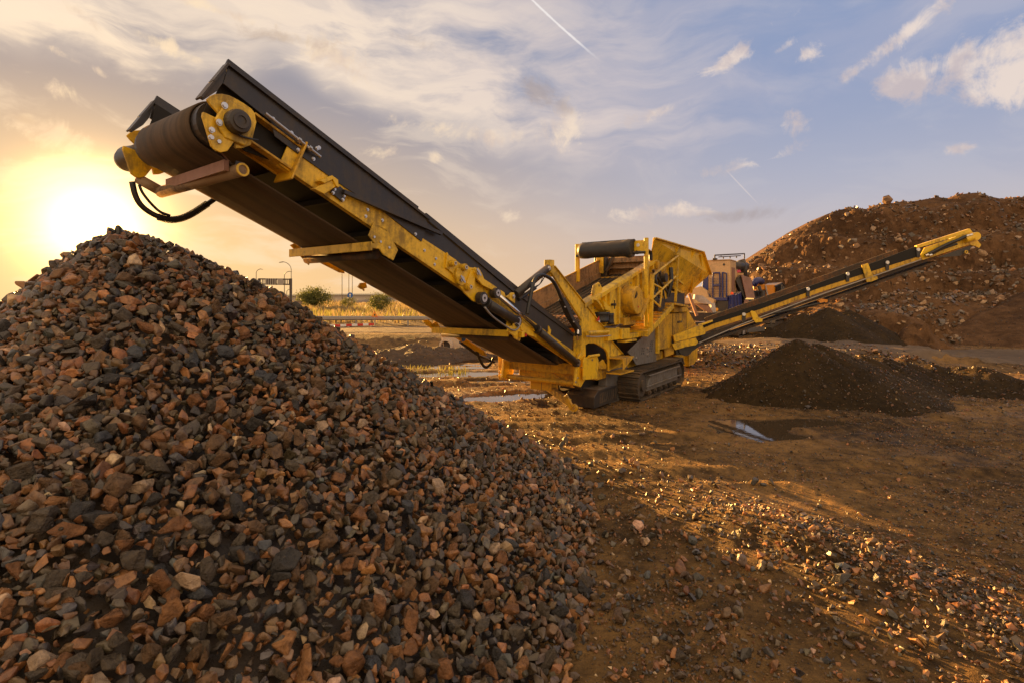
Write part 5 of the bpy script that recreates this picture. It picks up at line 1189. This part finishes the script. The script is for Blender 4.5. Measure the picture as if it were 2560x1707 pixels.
b = MB(); b.prism([D(1925,793,25.6), D(1936,789,25.8), D(1934,812,25.8), D(1928,818,25.6)], (.2,.2,0)); b.beam(D(1862,826,24.8), D(1905,822,25.6), .25, .2); b.build('support_leg', GREY, OM)

# ================================================================ far side: culvert, road furniture, bushes, flyover
def gz(x, y): return land1(x, y)
cu = empty('culvert', (0, 0, 0)); tag(cu, 'pale concrete culvert headwall with a round pipe mouth below the road bank', 'culvert')
cY = 25.2
b = MB(); b.prism([W(1100,836,cY), W(1122,834,cY), W(1176,868,cY), W(1182,888,cY), W(1112,888,cY)], (.15,.45,0)); hw = b.build('headwall', CONC, cu, .02)
b = MB(); c = W(1113.5,865,cY-.18); b.ring(c, (.25,1,0), .24, .33, .5, 26); b.build('pipe_ring', CONC, cu)
b = MB(); c = W(1113.5,865,cY-.02); b.tube([c, c+Vector((.12,.5,0))], .245, 22); b.build('pipe_mouth', PIPE, cu)
b = MB(); b.prism([W(1100,836,cY-.1), W(1124,833,cY-.1), W(1124,837,cY-.1), W(1100,840,cY-.1)], (.1,.6,0)); b.build('coping', CONC, cu, .01)
# guard rail along the dirt road
gr = empty('guard_rail', (0, 40.6, .42)); tag(gr, 'long grey steel guard rail along the far edge of the dirt road', 'guard rail')
gy = 53.0; b = MB(); xs = np.linspace(-34, 2, 40)
prof = [(0,.42),(.06,.50),(.0,.58),(.06,.66),(0,.74)]
vs = [(x, -.06-py_, .02+pz) for x in xs for py_, pz in prof]; m5 = len(prof)
b.add(vs, [(i*m5+j, i*m5+j+1, (i+1)*m5+j+1, (i+1)*m5+j) for i in range(len(xs)-1) for j in range(m5-1)]); rl_ = b.build('rail', GALV, gr, smooth=True)
s_ = rl_.modifiers.new('t', 'SOLIDIFY'); s_.thickness = .03
for x in np.arange(-32, 2, 4): b = MB(); b.box(x-.05, x+.05, -.05, .05, -.3, .72); b.build('post', GALV, gr)
# red and white barrier bar
p0, p1 = W(806,815.5,37.0), W(934,811,39.3); ba = empty('barrier', p0); tag(ba, 'low red and white striped barrier bar in front of the guard rail', 'barrier')
b = MB(); n = 9
for k in range(n):
    b.cur = k % 2; b.beam((p1-p0)*(k/n)-(p1-p0)*.0, (p1-p0)*((k+1)/n), .10, .16)
b.build('bar', [RED, WHITE], ba)
for k in (.06, .5, .95): b = MB(); q = (p1-p0)*k; b.box(q.x-.06, q.x+.06, q.y-.12, q.y+.12, -.55, -.08); b.build('foot', CONC, ba)
# road signs
def sign_post(name, label, base, top, parts):
    e = empty(name, base); tag(e, label, 'road sign'); b = MB(); b.tube([(0,0,-.3), (0,0,top)], .035, 8); b.build('post', GALV, e)
    for nm, pts, m, y in parts: b = MB(); b.prism([(x, y, z) for x, z in pts], (0,.02,0)); b.build(nm, m, e)
    return e
def tri(cx, cz, s, up=1): return [(cx-s/2, cz-up*s*.29), (cx+s/2, cz-up*s*.29), (cx, cz+up*s*.58)]
def disc(cx, cz, r): return [(cx+r*math.cos(a), cz+r*math.sin(a)) for a in np.linspace(0, 2*math.pi, 20)[:-1]]
bs_ = W(937,809,40.0); zt = W(937,788,40.0).z-bs_.z
sign_post('warning_sign', 'small orange triangular warning sign on a thin post before the dry grass', bs_, zt, [('red_triangle', tri(0,zt,.50), RED, -.06), ('yellow_panel', tri(0,zt,.39), SYEL, -.075), ('symbol', [(-.05,zt-.06),(.05,zt-.06),(.07,zt+.02),(.02,zt+.10),(-.03,zt+.06)], DARKM, -.09)])
bs_ = W(875.5,770,105); zt = W(875.5,739,105).z-bs_.z
sign_post('road_sign', 'round blue road sign above a white triangular one beside the far ramp', bs_, zt+.3, [('blue_disc', disc(0,zt,.58), SBLUE, -.06), ('arrow', [(-.07,zt-.35),(.07,zt-.35),(.07,zt+.1),(.2,zt+.1),(0,zt+.38),(-.2,zt+.1),(-.07,zt+.1)], WHITE, -.09), ('red_triangle', tri(0,zt-1.15,1.05,-1), RED, -.06), ('white_panel', tri(0,zt-1.15,.75,-1), WHITE, -.09)])
# street lamps
def lamp(label, px, base_py, top_py, arm_px, Y, grp='street lamps along the far road'):
    p = W(px, base_py, Y); hgt = W(px, top_py, Y).z-p.z; e = empty('street_lamp', p); tag(e, label, 'street lamp', grp)
    ax = (arm_px-px)/F*Y; r_ = .012*0+.00055*Y
    b = MB(); pth = [(0,0,-1),(0,0,hgt*.5),(0,0,hgt-abs(ax)*.8)]+[(ax*(1-math.cos(a))*.95, 0, hgt-abs(ax)*.8+abs(ax)*.8*math.sin(a)) for a in np.linspace(.2,1.5,8)]; b.tube(pth, [r_*1.5, r_*1.2]+[r_]*9, 8); b.build('pole', DARKM, e)
    b = MB(); s = abs(ax)*.35; d = 1 if ax > 0 else -1; b.prism([(ax*.85,0-.1,hgt+.02),(ax*.85+d*s,-.1,hgt-.10),(ax*.85+d*s,-.1,hgt-.22),(ax*.85,-.1,hgt-.14)], (0,.35,0)); b.build('lamp_head', DARKM, e)
    return e
lamp('tallest far street lamp, its curved arm pointing left above the sign gantry', 728, 762, 655, 703, 120)
lamp('street lamp directly right of the gantry panels, its short arm pointing right', 711, 762, 679, 726, 165)
lamp('street lamp left of the sign gantry with its arm pointing right', 640.5, 758, 673, 654, 165)
lamp('small distant street lamp just left of the tall lamp pole', 717, 760, 724, 725, 260)
lamp('street lamp peeking over the right shoulder of the stone heap', 474, 762, 621, 443, 85)
lamp('lamp pole rising behind the conveyor, left of the small bush', 855, 760, 640, 878, 130)
lamp('thin lamp pole behind the round blue sign', 880.5, 762, 660, 860, 150)
lamp('thinnest lamp pole left of the round blue sign', 872, 756, 650, 890, 180)
# sign gantry seen from behind
ge = W(648, 760, 120); ga = empty('sign_gantry', ge); tag(ga, 'steel sign gantry seen from behind with two ribbed panels', 'sign gantry')
def g2(px, py): p = W(px, py, 120)-ge; return p
b = MB()
for px in (648, 727): b.beam(g2(px,775), g2(px,697), .45, .45, (0,1,0))
b.build('post', DARKM, ga); b = MB(); b.beam(g2(648,698), g2(728,699), .28, .28); b.beam(g2(648,711), g2(728,712), .28, .28)
for px in (651,656,660,713,718,723): b.beam(g2(px,698), g2(px,711), .14, .14, (0,1,0))
b.build('truss', DARKM, ga)
for x0, x1 in ((664,692),(695,709.5)):
    b = MB(); b.prism([g2(x0,697), g2(x1,697), g2(x1,712.5), g2(x0,712.5)], (0,-.2,0)); pn = b.build('sign_panel', DARKM, ga)
    b = MB()
    for k in range(5): q = x0+(x1-x0)*(k+.5)/5; b.beam(g2(q,697)+Vector((0,-.3,0)), g2(q,712.5)+Vector((0,-.3,0)), .25, .12, (0,1,0))
    b.build('panel_rib', GALV, pn)
# flyover with railing
fy = empty('road_bridge', (0, 0, 0)); tag(fy, 'long pale concrete flyover with a railing on the horizon', 'bridge')
def fl2(px, py, Y): return W(px, py, Y)
Yf = 230.0; b = MB(); top = [(380,741),(560,741),(690,742),(800,739),(950,738.5),(1100,742),(1250,750)]; bot = [(1250,766),(1100,766),(950,766),(690,766),(380,766)]
b.prism([fl2(x, y, Yf) for x, y in top+bot], (0,14,0)); b.build('deck_wall', CONC, fy)
b = MB()
for (x0, y0), (x1, y1) in zip(top, top[1:]): b.beam(fl2(x0,y0-1.2,Yf-.4), fl2(x1,y1-1.2,Yf-.4), .9, .30); b.beam(fl2(x0,y0-3.4,Yf), fl2(x1,y1-3.4,Yf), .12, .12)
b.build('coping', GALV, fy)
b = MB()
for k in range(95):
    px = 700+k*5.5; py = np.interp(px, [t[0] for t in top], [t[1] for t in top]); b.beam(fl2(px,py,Yf), fl2(px,py-3.6,Yf), .10, .10, (0,1,0))
b.build('railing', DARKM, fy)
b = MB(); rp = [(840,768),(880,758),(940,750),(1010,745)]
for (x0, y0), (x1, y1) in zip(rp, rp[1:]): b.beam(fl2(x0,y0,150), fl2(x1,y1,170), .1, .7); b.beam(fl2(x0,y0-4,150), fl2(x1,y1-4,170), .1, .16)
b.build('ramp_parapet', GALV, fy)
# bushes / small trees
def bush(label, px, base_py, w, h, Y, seed, n=2600):
    rr = np.random.default_rng(seed); p = W(px, base_py, Y); wid, hh = w/F*Y, h/F*Y; e = empty('bush_tree', p); tag(e, label, 'tree')
    b = MB(); rad_ = .05*wid**.5
    b.tube([(0,0,-.4),(.05,0,hh*.25),(0,.05,hh*.5)], [rad_*1.4, rad_, rad_*.5], 8)
    for k in range(5): a = k*1.3; b.tube([(.02,0,hh*.22),(wid*.15*math.cos(a),wid*.15*math.sin(a),hh*.42),(wid*.3*math.cos(a),wid*.3*math.sin(a),hh*.62)], [rad_*.6,rad_*.4,rad_*.2], 6)
    b.build('trunk', BARK, e)
    nc = 34; cc = rr.normal(size=(nc, 3)); cc /= np.linalg.norm(cc, axis=1)[:, None]; cc *= rr.uniform(.35, 1, (nc, 1))**.5
    cc = cc*np.array([wid*.40, wid*.36, hh*.34])+np.array([0, 0, hh*.60])
    ci = rr.integers(0, nc, n); q = cc[ci]+rr.normal(size=(n, 3))*np.array([.085*wid, .085*wid, .085*hh])*(1.1)
    up = rr.random(n) < .13; q[up] += rr.normal(size=(up.sum(), 3))*np.array([.10*wid, .10*wid, .05*hh])+np.array([0, 0, .07*hh])
    s = wid*rr.uniform(.012, .028, n); A_ = rand_rot(n); d1, d2 = A_[:, :, 0]*s[:, None], A_[:, :, 1]*s[:, None]*.6
    vs = np.stack([q-d1, q+d2, q+d1, q-d2], 1).reshape(-1, 3); fs = np.arange(4*n).reshape(-1, 4)
    o = raw_mesh('crown', vs, fs, 4, LEAF); o.parent = e
bush('wide dark bushy tree left of the others beyond the guard rail', 782, 778, 88, 58, 78, 1, 5200)
bush('smallest round bush in the middle of the dry field', 871, 778, 43, 34, 80, 2, 2600)
bush('upright bushy tree beside the conveyor, right of the small bush', 952, 791, 64, 58, 66, 3, 4200)
bush('low shrub tucked under the belt at the right of the field', 1005, 790, 40, 22, 70, 5, 1600)
# dry grass
def grass(name, label, n, xr, yr, hgt, m, seed, mask=None):
    rr = np.random.default_rng(seed); x = rr.uniform(*xr, n); y = rr.uniform(*yr, n); k = rr.random(n) < .15+.85*sstep(vnoise(x*.22, y*.22, seed), .3, .7)
    if mask is not None: k &= mask(x, y)
    x, y = x[k], y[k]; n = len(x); z = land(x, y)+.15*(y > 41); hh = hgt*rr.uniform(.5, 1.4, n)*(.5+vnoise(x*.3, y*.3, seed+3)); w = hh*.10; a = rr.uniform(0, math.pi, n); lx, ly = rr.normal(0, .28, n)*hh, rr.normal(0, .28, n)*hh
    ca, sa = np.cos(a)*w, np.sin(a)*w; vs = np.stack([np.stack([x-ca, y-sa, z], 1), np.stack([x+ca, y+sa, z], 1), np.stack([x+lx, y+ly, z+hh], 1)], 1).reshape(-1, 3)
    o = raw_mesh(name, vs, np.arange(3*n).reshape(-1, 3), 3, m); tag(o, label, 'grass', kind='stuff')
grass('dry_grass', 'tall dry golden grass in the field beyond the guard rail', 42000, (-44, 8), (41.5, 100), .62, GRASS, 12)
grass('grass', 'low greenish weeds among the dry grass beyond the guard rail', 9000, (-44, 8), (42, 80), .66, GRASS2, 14)
grass('weeds', 'tuft of yellow weeds on the dirt lump by the culvert', 420, (-4.3, -3.1), (22.2, 23.4), .36, GRASS, 15, lambda x, y: ((x+3.7)/.5)**2+((y-22.8)/.5)**2 < 1)
grass('weeds', 'thin green weeds along the bank beside the wet tracks', 1800, (-5.2, -1.5), (17.6, 18.8), .13, GRASS2, 16)
# lumps of dark clay before the culvert
heap_mesh('clay_lump', 'low dark lump of clay with weeds before the culvert', cones([(-4.2,22.8,.55,.30),(-5.2,22.2,.40,.28),(-3.2,23.2,.42,.30),(-6.3,21.8,.30,.26),(-2.3,23.6,.3,.3)], 130), -9, .5, 19.5, 26, 150, 110, CLAY, 1200, .05)
